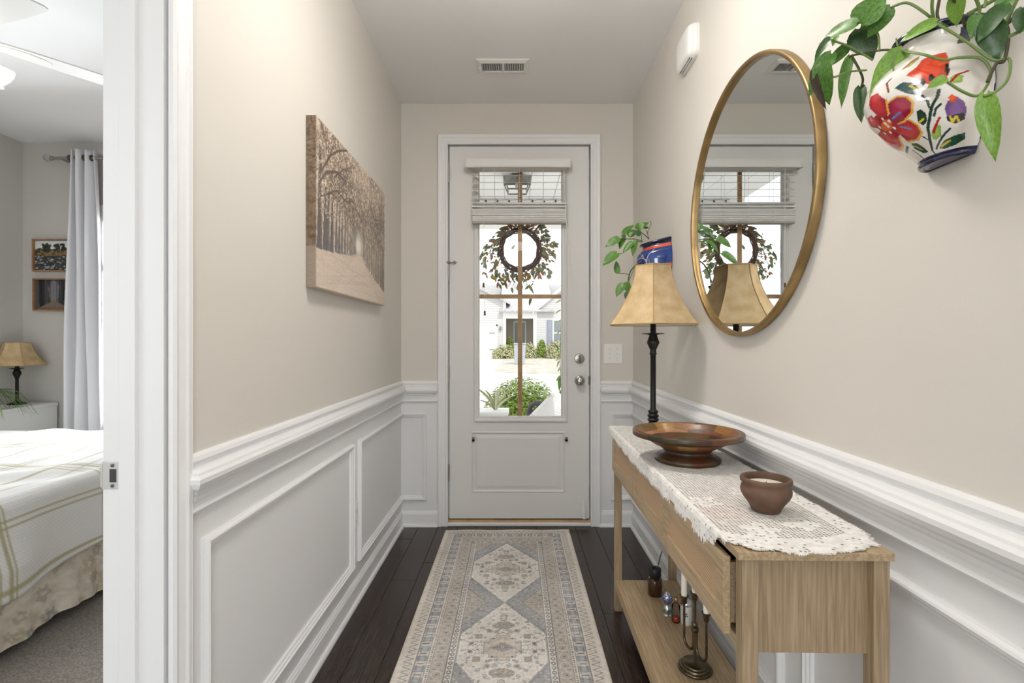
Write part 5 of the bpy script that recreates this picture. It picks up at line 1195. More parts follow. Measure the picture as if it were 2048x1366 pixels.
# ------------------------------------------------------------------ bedroom
mat('linen', (240, 239, 237), .9, attr='Col', sheen=.15); mat('curtain', (238, 238, 242), .85, bump=.15, bscale=300); mat('fan_white', (240, 240, 238), .35); mat('skirt', (210, 200, 184), .9, attr='Col')
mat('frame_wood', (176, 134, 98), .5, var=.15, vscale=20)
def waffle():
    m = MATS['linen']; nt = m.node_tree; N = nt.nodes; L = nt.links
    tc = N.new('ShaderNodeTexCoord'); v = N.new('ShaderNodeTexVoronoi'); v.inputs['Scale'].default_value = 75; v.inputs['Randomness'].default_value = .05
    L.new(tc.outputs['Object'], v.inputs['Vector']); b = N.new('ShaderNodeBump'); b.inputs['Strength'].default_value = .5; b.inputs['Distance'].default_value = .004
    L.new(v.outputs['Distance'], b.inputs['Height']); L.new(b.outputs[0], N['Principled BSDF'].inputs['Normal'])
waffle()
def bed():
    xh, xf, ya, yb = BX0 + .06, -1.90, 1.62, 3.20; zt = .625
    o = thing('bed', ((xh + xf) / 2, (ya + yb) / 2, 0), 'bed with a white plaid waffle comforter and floral skirt', 'bed')
    bx(xh, xf - .02, ya + .02, yb - .02, .10, .34).build('box_spring', 'bedroom_paint', o); bx(xh, xf - .015, ya + .015, yb - .015, .34, .585).build('mattress', 'curtain', o, bevel=.05, seg=4)
    for x_ in (xh + .1, xf - .15):
        for y_ in (ya + .1, yb - .1): MB().tube([(x_, y_, .004), (x_, y_, .11)], .02, 10).build('bed_leg', 'black_iron', o)
    # comforter: s runs from the head over the foot edge, t across with a drop on either side
    st = .008; drop = .37; S = np.arange(0, xf - xh + drop, st); T_ = np.arange(-drop, yb - ya + drop, st); SS, TT = np.meshgrid(S, T_)
    LX, LY = xf - xh, yb - ya; ds = np.clip(SS - LX, 0, None); dt = np.clip(-TT, 0, None) + np.clip(TT - LY, 0, None)
    x = xh + np.minimum(SS, LX); y = ya + np.clip(TT, 0, LY); z = np.full_like(SS, zt); r_ = .05
    def rnd(d): ang = np.minimum(d / r_, np.pi / 2); return r_ * np.sin(ang), r_ * (1 - np.cos(ang)) + np.clip(d - r_ * np.pi / 2, 0, None)
    ox, zx = rnd(ds); oy, zy = rnd(dt); sg = np.where(TT < 0, -1, 1)
    both = np.minimum(zx, zy)
    x = x + ox - r_ * 0 + .28 * both; y = y + sg * oy + sg * .28 * both; z = z - np.maximum(zx, zy)
    x += np.where(ds > 0, .012 * np.sin(TT * 9 + 1) * np.clip(zx / .2, 0, 1) + .050 * np.exp(-((TT - .18) / .16) ** 2) * np.clip(zx / .25, 0, 1) ** 1.5, 0)
    y += np.where(dt > 0, sg * .015 * np.sin(SS * 8) * np.clip(zy / .2, 0, 1), 0)
    flat = (ds <= 0) & (dt <= 0); z += np.where(flat, .012 * np.sin(SS * 5.3 + TT * 2) * np.sin(TT * 4.7) + .006 * np.sin(SS * 17 + 3 * np.sin(TT * 6)), 0) + .012 * np.sin(TT * 4.7) * np.clip(ds * 4, 0, 1) * .3
    z += np.where(ds > .3, -.022 * np.sin(TT * 6 + .4), 0) * np.clip((ds - .3) / .07, 0, 1)
    C = np.empty(SS.shape + (3,)); C[:] = (232, 231, 228); ol = np.array((170, 162, 118))
    def stripe(m, al): C[m] = C[m] * (1 - al) + ol * al
    per = .52
    for off, wd in ((0, .016), (.035, .010), (.055, .010), (-.025, .006)): stripe(np.abs(((TT - .42 + off) % per) - per / 2) < wd / 2, .75)
    for off, wd in ((0, .020), (.205, .008), (.225, .006), (-.11, .012)): stripe(np.abs(((SS - (LX + .335) + off + per / 2) % per) - per / 2) < wd / 2, .75)
    C *= (1 - .035 * ((np.floor(SS / .008) + np.floor(TT / .008)) % 2))[..., None]
    grid('comforter', np.stack([x, y, z], -1), 'linen', o, colors=C, solid=.018)
    # floral skirt along the foot and the near side
    path = []; n = 0
    p = Paint(0, 3.4, 0, .3, .008, (222, 212, 196)); rr = random.Random(6); p.c += p.noise((90, 12), 16, 1)[..., None] + p.noise((260, 34), 10, 2)[..., None]
    for k in range(150):
        u, v = rr.uniform(0, 3.4), rr.uniform(0, .3); c_ = rr.choice([(148, 142, 128), (126, 134, 140), (182, 160, 128), (160, 150, 124), (112, 118, 118)]); R = rr.uniform(.015, .04)
        for q in range(5): a = q * 1.256 + k; p.oval(u + R * .6 * math.cos(a), v + R * .6 * math.sin(a), R * .5, R * .38, c_, .45, a)
        p.oval(u, v, R * .3, R * .3, (228, 218, 198), .7)
    u = p.xs; w1_ = LX + .0; cx = np.where(u < yb - ya, xf - .012, xf - .012 - (u - (yb - ya))); cy = np.where(u < yb - ya, yb - u, ya + .0)
    ny = p.ny; P = np.zeros((p.ny, p.nx, 3)); wv = .010 * np.sin(u * 26) + .006 * np.sin(u * 61); hh = (1 - p.ys / .3)
    foot = (u < yb - ya)
    P[:, :, 0] = cx[None] + np.where(foot, wv + .012, 0)[None] * hh[:, None]; P[:, :, 1] = cy[None] - np.where(foot, 0, wv + .012)[None] * hh[:, None]; P[:, :, 2] = .055 + p.ys[:, None] + .008 * np.sin(u * 13)[None] * hh[:, None]
    grid('bed_skirt', P, 'skirt', o, colors=p.c)
bed()
# nightstand
ns = thing('nightstand', (-3.67, 3.58, 0), 'plain white nightstand between the bed and the far wall', 'nightstand')
bx(-3.80, -3.53, 3.315, 3.855, .03, .70).build('cabinet_body', 'fan_white', ns); bx(-3.812, -3.528, 3.31, 3.862, .70, .727).build('top_board', 'fan_white', ns, bevel=.003)
for x_ in (-3.78, -3.56):
    for y_ in (3.34, 3.82): MB().box(x_ - .02, x_ + .02, y_ - .02, y_ + .02, .004, .03).build('foot', 'fan_white', ns)
stem2 = [(0, 0), (.055, 0), (.058, .004), (.05, .010), (.028, .018), (.016, .030), (.011, .04), (.010, .19), (.016, .205), (.024, .225), (.026, .232), (.020, .25), (.014, .262), (.040, .266), (.042, .269), (.012, .272), (.010, .30), (0, .30)]
table_lamp('bedside_lamp', (-3.72, 3.735, .7275), .46, .172, .082, .292, .46, stem2, 'short dark bedside lamp with a tan bell shade on the nightstand', math.atan2(-3.7, 3.72) + .2)
# spider plant
def spider():
    c = Vector((-3.605, 3.40, .7275)); o = thing('spider_plant', c, 'spider plant with long arching striped leaves on the nightstand', 'plant'); r = random.Random(4)
    mat('spider_leaf', (150, 170, 108), .5, rgb2=(86, 122, 58), vscale=3, stretch=(30, 30, 1)); mat('planter_grey', (180, 178, 174), .5)
    MB().lathe([(0, 0), (.05, 0), (.062, .06), (.065, .075), (.058, .075), (.055, .06), (0, .058)], c, 28).build('pot', 'planter_grey', o, smooth=True)
    for k in range(46):
        a = r.uniform(-2.0, 1.7); L_ = r.uniform(.20, .36); up = r.uniform(.07, .17); pts = []; vs = []; w_ = r.uniform(.005, .009); d = Vector((math.cos(a), math.sin(a), 0)); s_ = Vector((-d.y, d.x, 0))
        mb = MB(); n = 10
        for q in range(n + 1):
            t = q / n; p = c + Vector((0, 0, .06)) + d * (L_ * .75 * t) + Vector((0, 0, up * 2.2 * t - (up * 2.2 + r.uniform(.0, .02) + .10) * t ** 2.2)); ww = w_ * (1 - t) ** .6 + .0004
            if p.x < BX0 + .01: p.x = BX0 + .01
            mb.v += [tuple(p - s_ * ww + Vector((0, 0, .002))), tuple(p), tuple(p + s_ * ww + Vector((0, 0, .002)))]
        for q in range(n):
            for j in range(2): b = q * 3 + j; mb.f.append((b, b + 1, b + 4, b + 3))
        mb.build('leaf', 'spider_leaf', o, smooth=True)
spider()
# framed photographs
def photo(x0, z0, wd, ht, paint, label):
    o = thing('framed_photo', (x0 + wd / 2, BY1, z0), label, 'picture', 'framed photographs beside the curtain')
    MB().sweep([(x0, z0), (x0 + wd, z0), (x0 + wd, z0 + ht), (x0, z0 + ht)], [(0, 0), (0, .03), (.010, .03), (.010, 0)], FW, closed=True).build('frame', 'frame_wood', o)
    p = Paint(0, wd - .02, 0, ht - .02, .004, (120, 120, 120)); paint(p, wd - .02, ht - .02); p.c = np.clip(p.c, 8, 245)
    P = np.stack([p.X + x0 + .01, np.full_like(p.X, BY1 - .012), p.Y + z0 + .01], -1); grid('print', P, 'print', o, colors=p.c, smooth=False)
def stream(p, w_, h_):
    r = random.Random(3); p.rect(0, w_, h_ * .72, h_, (226, 228, 228)); p.rect(0, w_, h_ * .5, h_ * .72, (130, 104, 74)); p.rect(0, w_, 0, h_ * .5, (62, 62, 58))
    for k in range(70): p.oval(r.uniform(0, w_), h_ * r.uniform(.5, .72), .014, .008, r.choice([(92, 74, 50), (150, 118, 80), (58, 56, 40)]), .8)
    for cx in (.28, .36, .6, .75): 
        for k in range(16): p.oval(w_ * cx + r.uniform(-.02, .02), h_ * r.uniform(.66, .88), .010, .010, r.choice([(40, 52, 34), (62, 70, 44), (30, 38, 28)]), .9)
    for k in range(140): p.oval(r.uniform(0, w_), h_ * r.uniform(0, .48), r.uniform(.004, .016), r.uniform(.003, .006), r.choice([(208, 214, 218), (34, 36, 36), (168, 176, 180), (84, 84, 80)]), .85)
def forest(p, w_, h_):
    r = random.Random(8); p.rect(0, w_, 0, h_, (84, 82, 86)); p.oval(w_ * .5, h_ * .62, w_ * .16, h_ * .35, (150, 148, 152), .6); p.poly([(0, 0), (w_, 0), (w_ * .62, h_ * .3), (w_ * .45, h_ * .3)], (124, 108, 92))
    for k in range(60):
        x = r.random(); x = x if abs(x - .5) > .07 else x + .2; t = abs(x - .5) * 2; p.line([(w_ * x, h_ * (.30 - .26 * t)), (w_ * (x + (x - .5) * .05), h_)], .003 + .008 * t * r.random(), r.choice([(34, 32, 36), (48, 46, 50), (64, 62, 66), (26, 26, 28)]), .85)
photo(-3.722, 1.735, .30, .252, stream, 'wood framed colour photograph of a rocky stream')
photo(-3.718, 1.432, .30, .252, forest, 'wood framed dark photograph of a forest path')
# curtain, rod
def curtain():
    yr = BY1 - .085; zr = 2.588; x0, x1 = -3.400, -3.174
    ro = thing('curtain_rod', (-3.0, yr, zr), 'brushed metal curtain rod with a glass ball finial', 'curtain rod')
    MB().tube([(-3.50, yr, zr), (-1.70, yr, zr)], .0115, 14).build('rod', 'nickel', ro, smooth=True)
    MB().lathe([(0, -.028), (.018, -.021), (.027, -.006), (.028, .004), (.02, .02), (0, .028)], (-3.548, yr, zr), 16).build('finial', 'crystal', ro)
    q = MB().lathe([(.014, 0), (.017, .004), (.017, .012), (.012, .016), (.012, .026)], n=18); q.v = [(-3.524 + v[2], yr + v[0], zr + v[1]) for v in q.v]; q.build('finial_collar', 'nickel', ro, smooth=True)
    MB().tube([(-3.46, yr, zr - .0), (-3.46, BY1, zr)], .007, 8).build('bracket', 'nickel', ro); MB().tube([(-1.75, yr, zr - .0), (-1.75, BY1, zr)], .007, 8).build('bracket', 'nickel', ro)
    o = thing('curtain', ((x0 + x1) / 2, yr, .02), 'white grommet curtain panel gathered beside the bedroom window', 'curtain')
    U_ = np.linspace(0, 1, 90); V_ = np.linspace(0, 1, 60); UU, VV = np.meshgrid(U_, V_); z = .02 + (zr + .055 - .02) * VV
    spread = 1 + .80 * (1 - VV) ** .8; xc = (x0 + x1) / 2 + .012 * (1 - VV); x = xc + (UU - .5) * (x1 - x0) * .86 * spread + .006 * np.sin(UU * 40)
    y = yr + (.038 + .012 * (1 - VV)) * np.sin(UU * 2 * np.pi * 3.5 + .6 + .5 * (1 - VV)) + .01 * np.sin(VV * 7 + UU * 9)
    grid('curtain_cloth', np.stack([x, np.minimum(y, BY1 - .02), z], -1), 'curtain', o, solid=.003)
    for k in range(7):
        u = (k * .5 + .0) / 3.5 ; xx = (x0 + x1) / 2 + (u - .5 + .02) * (x1 - x0) * .86
        q = MB().tube([(0, .019 * math.cos(2 * PI * i / 20), .019 * math.sin(2 * PI * i / 20)) for i in range(21)], .0045, 6); q.v = [(xx + v[0], yr + v[1], zr + v[2]) for v in q.v]; q.build('grommet', 'nickel_dark', o, smooth=True)
curtain()
blind(WX0 + .02, WX1 - .02, BY1 + .030, WZ1 - .006, 4, .055, 9, 1.735, 'white slatted blind half raised in the bedroom window', (WX0 + .012, WX1 - .012), cords=False)
# ceiling fan
def fan():
    hub = Vector((-2.325, 2.027, 2.47)); o = thing('ceiling_fan', (hub.x, hub.y, H), 'white five blade ceiling fan with glass shades in the bedroom', 'ceiling fan')
    MB().lathe([(.07, 0), (.07, -.03), (.02, -.05), (.014, -.06)], (hub.x, hub.y, H), 28).build('canopy', 'fan_white', o, smooth=True)
    MB().tube([(hub.x, hub.y, H - .05), (hub.x, hub.y, hub.z + .06)], .012, 12).build('down_rod', 'fan_white', o)
    MB().lathe([(.02, .07), (.09, .06), (.11, .03), (.11, -.02), (.085, -.045), (.05, -.06), (.04, -.09), (0, -.09)], hub, 32).build('motor', 'fan_white', o, smooth=True)
    for k in range(5):
        a = math.radians(-18.3 + 72 * k) if k < 1 else math.radians(51.7 + 72 * (k - 1)); d = Vector((math.cos(a), math.sin(a), 0)); s_ = Vector((-d.y, d.x, 0))
        ol = [(.16, -.055), (.24, -.068), (.40, -.075), (.515, -.075), (.535, -.068), (.545, -.05), (.548, 0), (.545, .05), (.535, .068), (.515, .075), (.40, .075), (.24, .068), (.16, .055)]
        b = MB().prism(ol, lambda p, q, h: tuple(hub + d * p + s_ * q + Vector((0, 0, h + .10 * q))), -.003, .003).build('blade', 'fan_white', o)
        br = [(.09, -.018), (.16, -.02), (.19, -.04), (.25, -.045), (.31, -.03), (.335, 0), (.31, .03), (.25, .045), (.19, .04), (.16, .02), (.09, .018)]
        MB().prism(br, lambda p, q, h: tuple(hub + d * p + s_ * q + Vector((0, 0, h + .10 * q))), -.0065, -.003).build('blade_iron', 'fan_white', b)
    mat('fan_bulb', (255, 244, 228), .4, emit=2.2)
    for k in range(3):
        a = math.radians(30 + 120 * k); d = Vector((math.cos(a), math.sin(a), 0)); b0 = hub + Vector((0, 0, -.075)); c_ = hub + d * .12 + Vector((0, 0, -.10))
        MB().tube([b0, b0 + d * .06 + Vector((0, 0, .005)), c_], .009, 8).build('light_arm', 'fan_white', o)
        M = Matrix.Translation(c_) @ Vector((d.x * .7, d.y * .7, -.7)).to_track_quat('-Z', 'Y').to_matrix().to_4x4()
        q = MB().lathe([(.018, .01), (.024, -.01), (.036, -.05), (.052, -.085), (.050, -.085), (.034, -.05), (.0, -.02)], n=20, cap0=False); q.v = [tuple(M @ Vector(v)) for v in q.v]; q.build('glass_shade', 'fan_bulb', o, smooth=True)
fan()
# ------------------------------------------------------------------ outside the front door
mat('concrete', (226, 222, 214), .9, var=.06, vscale=3); mat('asphalt', (206, 204, 200), .9, var=.05, vscale=2); mat('lawn', (206, 202, 192), 1, rgb2=(182, 176, 160), vscale=3, detail=8); mat('siding', (206, 206, 206), .7); mat('siding_tan', (176, 164, 148), .8); mat('roof', (204, 202, 202), .95, var=.12, vscale=6)
mat('ext_white', (242, 242, 240), .6); mat('shutter_blue', (150, 156, 172), .7); mat('dark_glass', (130, 140, 142), .1); mat('bin_grey', (176, 182, 188), .6); mat('porch_paint', (248, 248, 248), .7)
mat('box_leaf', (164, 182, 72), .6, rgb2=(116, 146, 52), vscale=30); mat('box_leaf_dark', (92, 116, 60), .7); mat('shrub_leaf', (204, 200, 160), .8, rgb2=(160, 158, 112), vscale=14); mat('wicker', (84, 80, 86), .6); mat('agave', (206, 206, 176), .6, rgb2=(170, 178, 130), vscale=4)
def slab(name, pts, z, m_, label, th=.1):
    mb = MB(); n = len(pts); zz = [z(p) if callable(z) else z for p in pts]
    mb.add([(p[0], p[1], q) for p, q in zip(pts, zz)] + [(p[0], p[1], q - th) for p, q in zip(pts, zz)], [tuple(range(n)), tuple(range(2 * n - 1, n - 1, -1))] + [(i, n + i, n + (i + 1) % n, (i + 1) % n) for i in range(n)])
    return mb.build(name, m_, kind='structure', label=label)
slab('ground_porch', [(-.86, YB + .14), (3.2, YB + .14), (3.2, 5.35), (-.86, 5.35)], -.04, 'concrete', 'pale concrete porch slab outside the door')
slab('ground_yard', [(-30, YB + .2), (30, YB + .2), (30, 12.5), (-30, 12.5)], -.16, 'concrete', 'pale ground of the front yard')
slab('street', [(-30, 12.5), (30, 12.5), (30, 20.6), (-30, 20.6)], -.14, 'asphalt', 'sunlit pale street in front of the house')
hz = lambda p: -.10 + (p[1] - 20.6) * .021
slab('lawn_far', [(-.95, 22.0), (-.4, 20.9), (.2, 20.6), (30, 20.6), (30, 33.4), (-.72, 33.4), (-.72, 26.5)], hz, 'lawn', 'dry lawn across the street')
slab('driveway_far', [(-30, 20.6), (.2, 20.6), (-.4, 20.9), (-.95, 22.0), (-.72, 26.5), (-.72, 33.4), (-30, 33.4)], lambda p: hz(p) - .02, 'concrete', 'white driveway of the house across the street')
# porch roof, beam, column
pr = MB().box(-.86, 3.2, YB + .14, 5.5, 2.68, 2.8).box(-.86, 3.2, 5.16, 5.36, 2.40, 2.68).box(-.86, -.74, YB + .14, 5.36, 2.68, 2.70); prc = pr.build('porch_roof', 'porch_paint', kind='structure', label='white porch roof with a front beam')
for k in range(16): bx(-.85 + k * .25, -.61 + k * .25, YB + .15, 5.15, 2.668, 2.681).build('plank', 'porch_paint', prc, bevel=.003, seg=1)
bx(1.05, 1.23, 5.17, 5.35, -.04, 2.40).build('porch_column', 'ext_white', kind='structure', label='white porch column outside', bevel=.01)
# hanging lantern
ln = Vector((.02, 4.35, 2.68)); lo = thing('porch_lantern', ln, 'square metal lantern hanging from the porch ceiling', 'lantern')
mat('lantern_metal', (132, 130, 126), .6)
MB().tube([ln, ln - Vector((0, 0, .04))], .05, 16).tube([ln, ln - Vector((0, 0, .14))], .006, 8).build('stem', 'lantern_metal', lo)
t_, b_, zt_, zb_ = .115, .080, 2.60, 2.50
for sx in (-1, 1):
    for sy in (-1, 1): MB().tube([(ln.x + sx * t_, ln.y + sy * t_, zt_), (ln.x + sx * b_, ln.y + sy * b_, zb_)], .006, 6).build('corner_bar', 'lantern_metal', lo)
for hs, zz in ((t_, zt_), (b_, zb_)):
    MB().box(ln.x - hs - .006, ln.x + hs + .006, ln.y - hs - .006, ln.y - hs + .006, zz - .006, zz + .006).box(ln.x - hs - .006, ln.x + hs + .006, ln.y + hs - .006, ln.y + hs + .006, zz - .006, zz + .006).box(ln.x - hs - .006, ln.x - hs + .006, ln.y - hs, ln.y + hs, zz - .006, zz + .006).box(ln.x + hs - .006, ln.x + hs + .006, ln.y - hs, ln.y + hs, zz - .006, zz + .006).build('ring_bar', 'lantern_metal', lo)
MB().add([(ln.x - t_, ln.y - t_, zt_), (ln.x + t_, ln.y - t_, zt_), (ln.x + t_, ln.y + t_, zt_), (ln.x - t_, ln.y + t_, zt_), (ln.x, ln.y, zt_ + .06)], [(0, 1, 4), (1, 2, 4), (2, 3, 4), (3, 0, 4)]).build('lantern_cap', 'lantern_metal', lo)
MB().lathe([(0, 0), (.018, .01), (.022, .04), (.012, .07), (0, .08)], (ln.x, ln.y, 2.51), 14).build('bulb', 'frosted', lo, smooth=True)
# string lights along the beam
so_ = thing('string_lights', (0, 5.15, 2.65), 'string of small bulbs along the porch beam', 'string lights')
MB().tube([(-.7 + .05 * k, 5.145, 2.655 - .006 * math.sin(k * 1.3) ** 2) for k in range(40)], .003, 5).build('wire', 'lantern_metal', so_)
for k in range(14): MB().lathe([(0, -.034), (.008, -.028), (.011, -.016), (.006, 0), (0, 0)], (-.66 + k * .120, 5.145, 2.652), 10).build('bulb', 'tassel', so_, smooth=True)

# leafy shrubs: a dome of small leaves over a stem
def shrub(name, c, rx, ry, rzz, n, m_, label, group=None, lsize=.03, seed=1, cat='shrub'):
    o = thing(name, c, label, cat, group); r = random.Random(seed); mb = MB(); c = Vector(c)
    for k in range(n):
        u = r.uniform(-.15, 1); a = r.uniform(0, 2 * PI); q = math.sqrt(max(0, 1 - u * u)); rad = r.uniform(.84, 1.06)
        p = c + Vector((rx * q * math.cos(a) * rad, ry * q * math.sin(a) * rad, rzz * (.12 + .88 * max(u, -.1)) * rad)); nrm_ = Vector((q * math.cos(a), q * math.sin(a), u + .4)) + Vector((r.uniform(-.7, .7), r.uniform(-.7, .7), r.uniform(-.5, .7))); nrm_.normalize()
        t = nrm_.orthogonal().normalized(); t.rotate(Matrix.Rotation(r.uniform(0, 6.3), 3, nrm_)); b = nrm_.cross(t); s_ = lsize * r.uniform(.6, 1.2)
        mb.add([p - t * s_, p + b * s_ * .5 + nrm_ * s_ * .1, p + t * s_, p - b * s_ * .5 + nrm_ * s_ * .1], [(0, 1, 2, 3)])
    me = bpy.data.meshes.new('foliage'); me.from_pydata(mb.v, [], mb.f); f = link('foliage', me, m_, o, kind='stuff')
    st = MB()
    for k in range(7): a = 2 * PI * k / 7; st.tube([c, c + Vector((rx * .5 * math.cos(a), ry * .5 * math.sin(a), rzz * .6))], [rx * .04, rx * .015], 6)
    st.build('branches', 'twig', o); 
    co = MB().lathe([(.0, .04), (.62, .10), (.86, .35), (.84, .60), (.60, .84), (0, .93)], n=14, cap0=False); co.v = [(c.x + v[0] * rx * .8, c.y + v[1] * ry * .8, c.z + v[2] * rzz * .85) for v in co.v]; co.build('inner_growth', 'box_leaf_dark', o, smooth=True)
    return o
shrub('boxwood_shrub', (.11, 6.6, -.16), .58, .55, .84, 6500, 'box_leaf', 'large round yellow green boxwood outside the door glass', lsize=.026, seed=2)
shrub('boxwood_shrub', (-.80, 6.3, -.16), .30, .3, .58, 1800, 'box_leaf', 'small green boxwood at the edge of the porch', lsize=.026, seed=3)
# planter with pale agave
pp = Vector((-.165, 4.55, -.04)); po = thing('porch_planter', pp, 'white square planter on the porch', 'planter')
pm_ = MB().add([(pp.x - .135, pp.y - .13, pp.z), (pp.x + .085, pp.y - .13, pp.z), (pp.x + .085, pp.y + .1, pp.z), (pp.x - .135, pp.y + .1, pp.z), (pp.x - .17, pp.y - .15, .565), (pp.x + .10, pp.y - .15, .565), (pp.x + .10, pp.y + .13, .565), (pp.x - .17, pp.y + .13, .565)], [(0, 1, 5, 4), (1, 2, 6, 5), (2, 3, 7, 6), (3, 0, 4, 7), (0, 3, 2, 1), (4, 5, 6, 7)])
pm_.build('planter_box', 'ext_white', po, bevel=.01); bx(pp.x - .18, pp.x + .11, pp.y - .16, pp.y + .14, .55, .575).build('planter_rim', 'ext_white', po, bevel=.005)
ag = thing('agave_plant', (pp.x - .01, pp.y, .575), 'pale strap leaved plant in the porch planter', 'plant')
r = random.Random(5)
for k, (ex, ez, w_) in enumerate(((-.19, .215, .022), (-.10, .19, .022), (.06, .25, .022), (.13, .19, .024), (.17, .14, .02), (-.02, .16, .018), (.02, .22, .018), (-.14, .10, .018), (.10, .10, .018))):
    mb = MB(); n = 9; b0 = Vector((pp.x - .01, pp.y - .02, .570)); dy = r.uniform(-.08, .08)
    for q in range(n + 1):
        t = q / n; p = b0 + Vector((ex * t ** 1.25, dy * t, ez * (1.25 * t - .30 * t ** 3))); ww = .62 * w_ * math.sin(PI * min(1, .18 + t * .82)) + .001; s_ = Vector((ez, 0, -ex)).normalized() * .8 + Vector((0, .5, 0))
        mb.v += [tuple(p - s_ * ww), tuple(p + Vector((0, .006, -.006))), tuple(p + s_ * ww)]
    for q in range(n):
        for j in range(2): b = q * 3 + j; mb.f.append((b, b + 1, b + 4, b + 3))
    mb.build('leaf', 'agave', ag, smooth=True)
# wicker chair with palm print cushion
def chair():
    c = Vector((.47, 4.80, -.04)); o = thing('porch_chair', c, 'dark wicker porch chair with a curved arm', 'chair')
    bx(c.x - .30, c.x + .32, c.y - .30, c.y + .30, .32, .38).build('seat', 'wicker', o, bevel=.02)
    for sx in (-.27, .29):
        for sy in (-.27, .27): MB().tube([(c.x + sx, c.y + sy, -.04), (c.x + sx, c.y + sy, .34)], .02, 10).build('leg', 'wicker', o)
    for sx in (0, .62):
        pts = [at(x_, y_, 4.88) + Vector((sx, dy_, 0)) for x_, y_, dy_ in ((1062, 862, .1), (1058, 840, .1), (1060, 820, .08), (1066, 810, .05), (1075, 806, 0), (1088, 808, -.05), (1100, 816, -.1), (1106, 862, -.1))]
        MB().tube(smooth_path(pts, 5), .024, 10).build('arm', 'wicker', o, smooth=True)
    MB().prism([(-.30, .36), (.32, .36), (.36, .78), (.20, .88), (-.18, .88), (-.34, .78)], lambda a, b, h: (c.x + a, c.y + .27 + h + (b * .3 + .26 - .36) * .25, b * .3 + .26), 0, .03).build('backrest', 'wicker', o, bevel=.01)
    cu = thing('chair_cushion', c + Vector((.0, -.15, .38)), 'plump cushion with a pale grey palm print on the porch chair', 'cushion')
    p = Paint(-.27, .27, -.24, .24, .005, (238, 237, 236)); rr = random.Random(3)
    for k in range(11):
        x, y, a = rr.uniform(-.25, .25), rr.uniform(-.22, .22), rr.uniform(.6, 2.4)
        for q in range(-7, 8):
            b = a + q * .19; p.line([(x + .02 * math.cos(b), y + .02 * math.sin(b)), (x + .13 * math.cos(b), y + .13 * math.sin(b))], .006, rr.choice([(196, 194, 198), (212, 210, 208), (180, 180, 190)]), .8)
    puff = .075 * np.clip((1 - (np.abs(p.X) / .27) ** 3.5) * (1 - (np.abs(p.Y) / .24) ** 3.5), 0, 1) ** .5; R_ = Matrix.Rotation(-.785, 3, 'Y')
    A = np.array(R_)
    for sgn, nm in ((-1, 'cushion_front'), (1, 'cushion_rear')):
        L_ = np.stack([p.X, sgn * puff, p.Y], -1); Q = L_ @ A.T; Q += np.array((.355, 4.62, .395)); grid(nm, Q, 'print', cu, colors=p.c)
chair()
# plant hanging at the side of the porch
ha = thing('porch_vine', at(1122, 700, 4.9), 'trailing green vine at the side of the porch', 'plant'); r = random.Random(8)
MB().tube([at(1130, 560, 4.9), at(1123, 640, 4.9), at(1120, 720, 4.9), at(1124, 800, 4.9)], .004, 6).build('vine', 'vine', ha)
for k, (x, y, X, Y_, w_) in enumerate(((1122, 752, 1112, 762, .03), (1122, 752, 1117, 782, .045), (1124, 780, 1117, 792, .03), (1118, 722, 1113, 735, .02), (1120, 716, 1110, 722, .018), (1119, 705, 1112, 712, .018), (1120, 735, 1115, 745, .018), (1122, 640, 1112, 646, .016), (1121, 620, 1109, 628, .016), (1122, 600, 1110, 606, .016), (1121, 660, 1112, 672, .016))):
    leaf(ha, at(x, y, 4.9), at(X, Y_, 4.88), w_, Vector((-.3, -1, .3)), 'green_leaf' if y > 745 else 'shrub_leaf', k % 4)

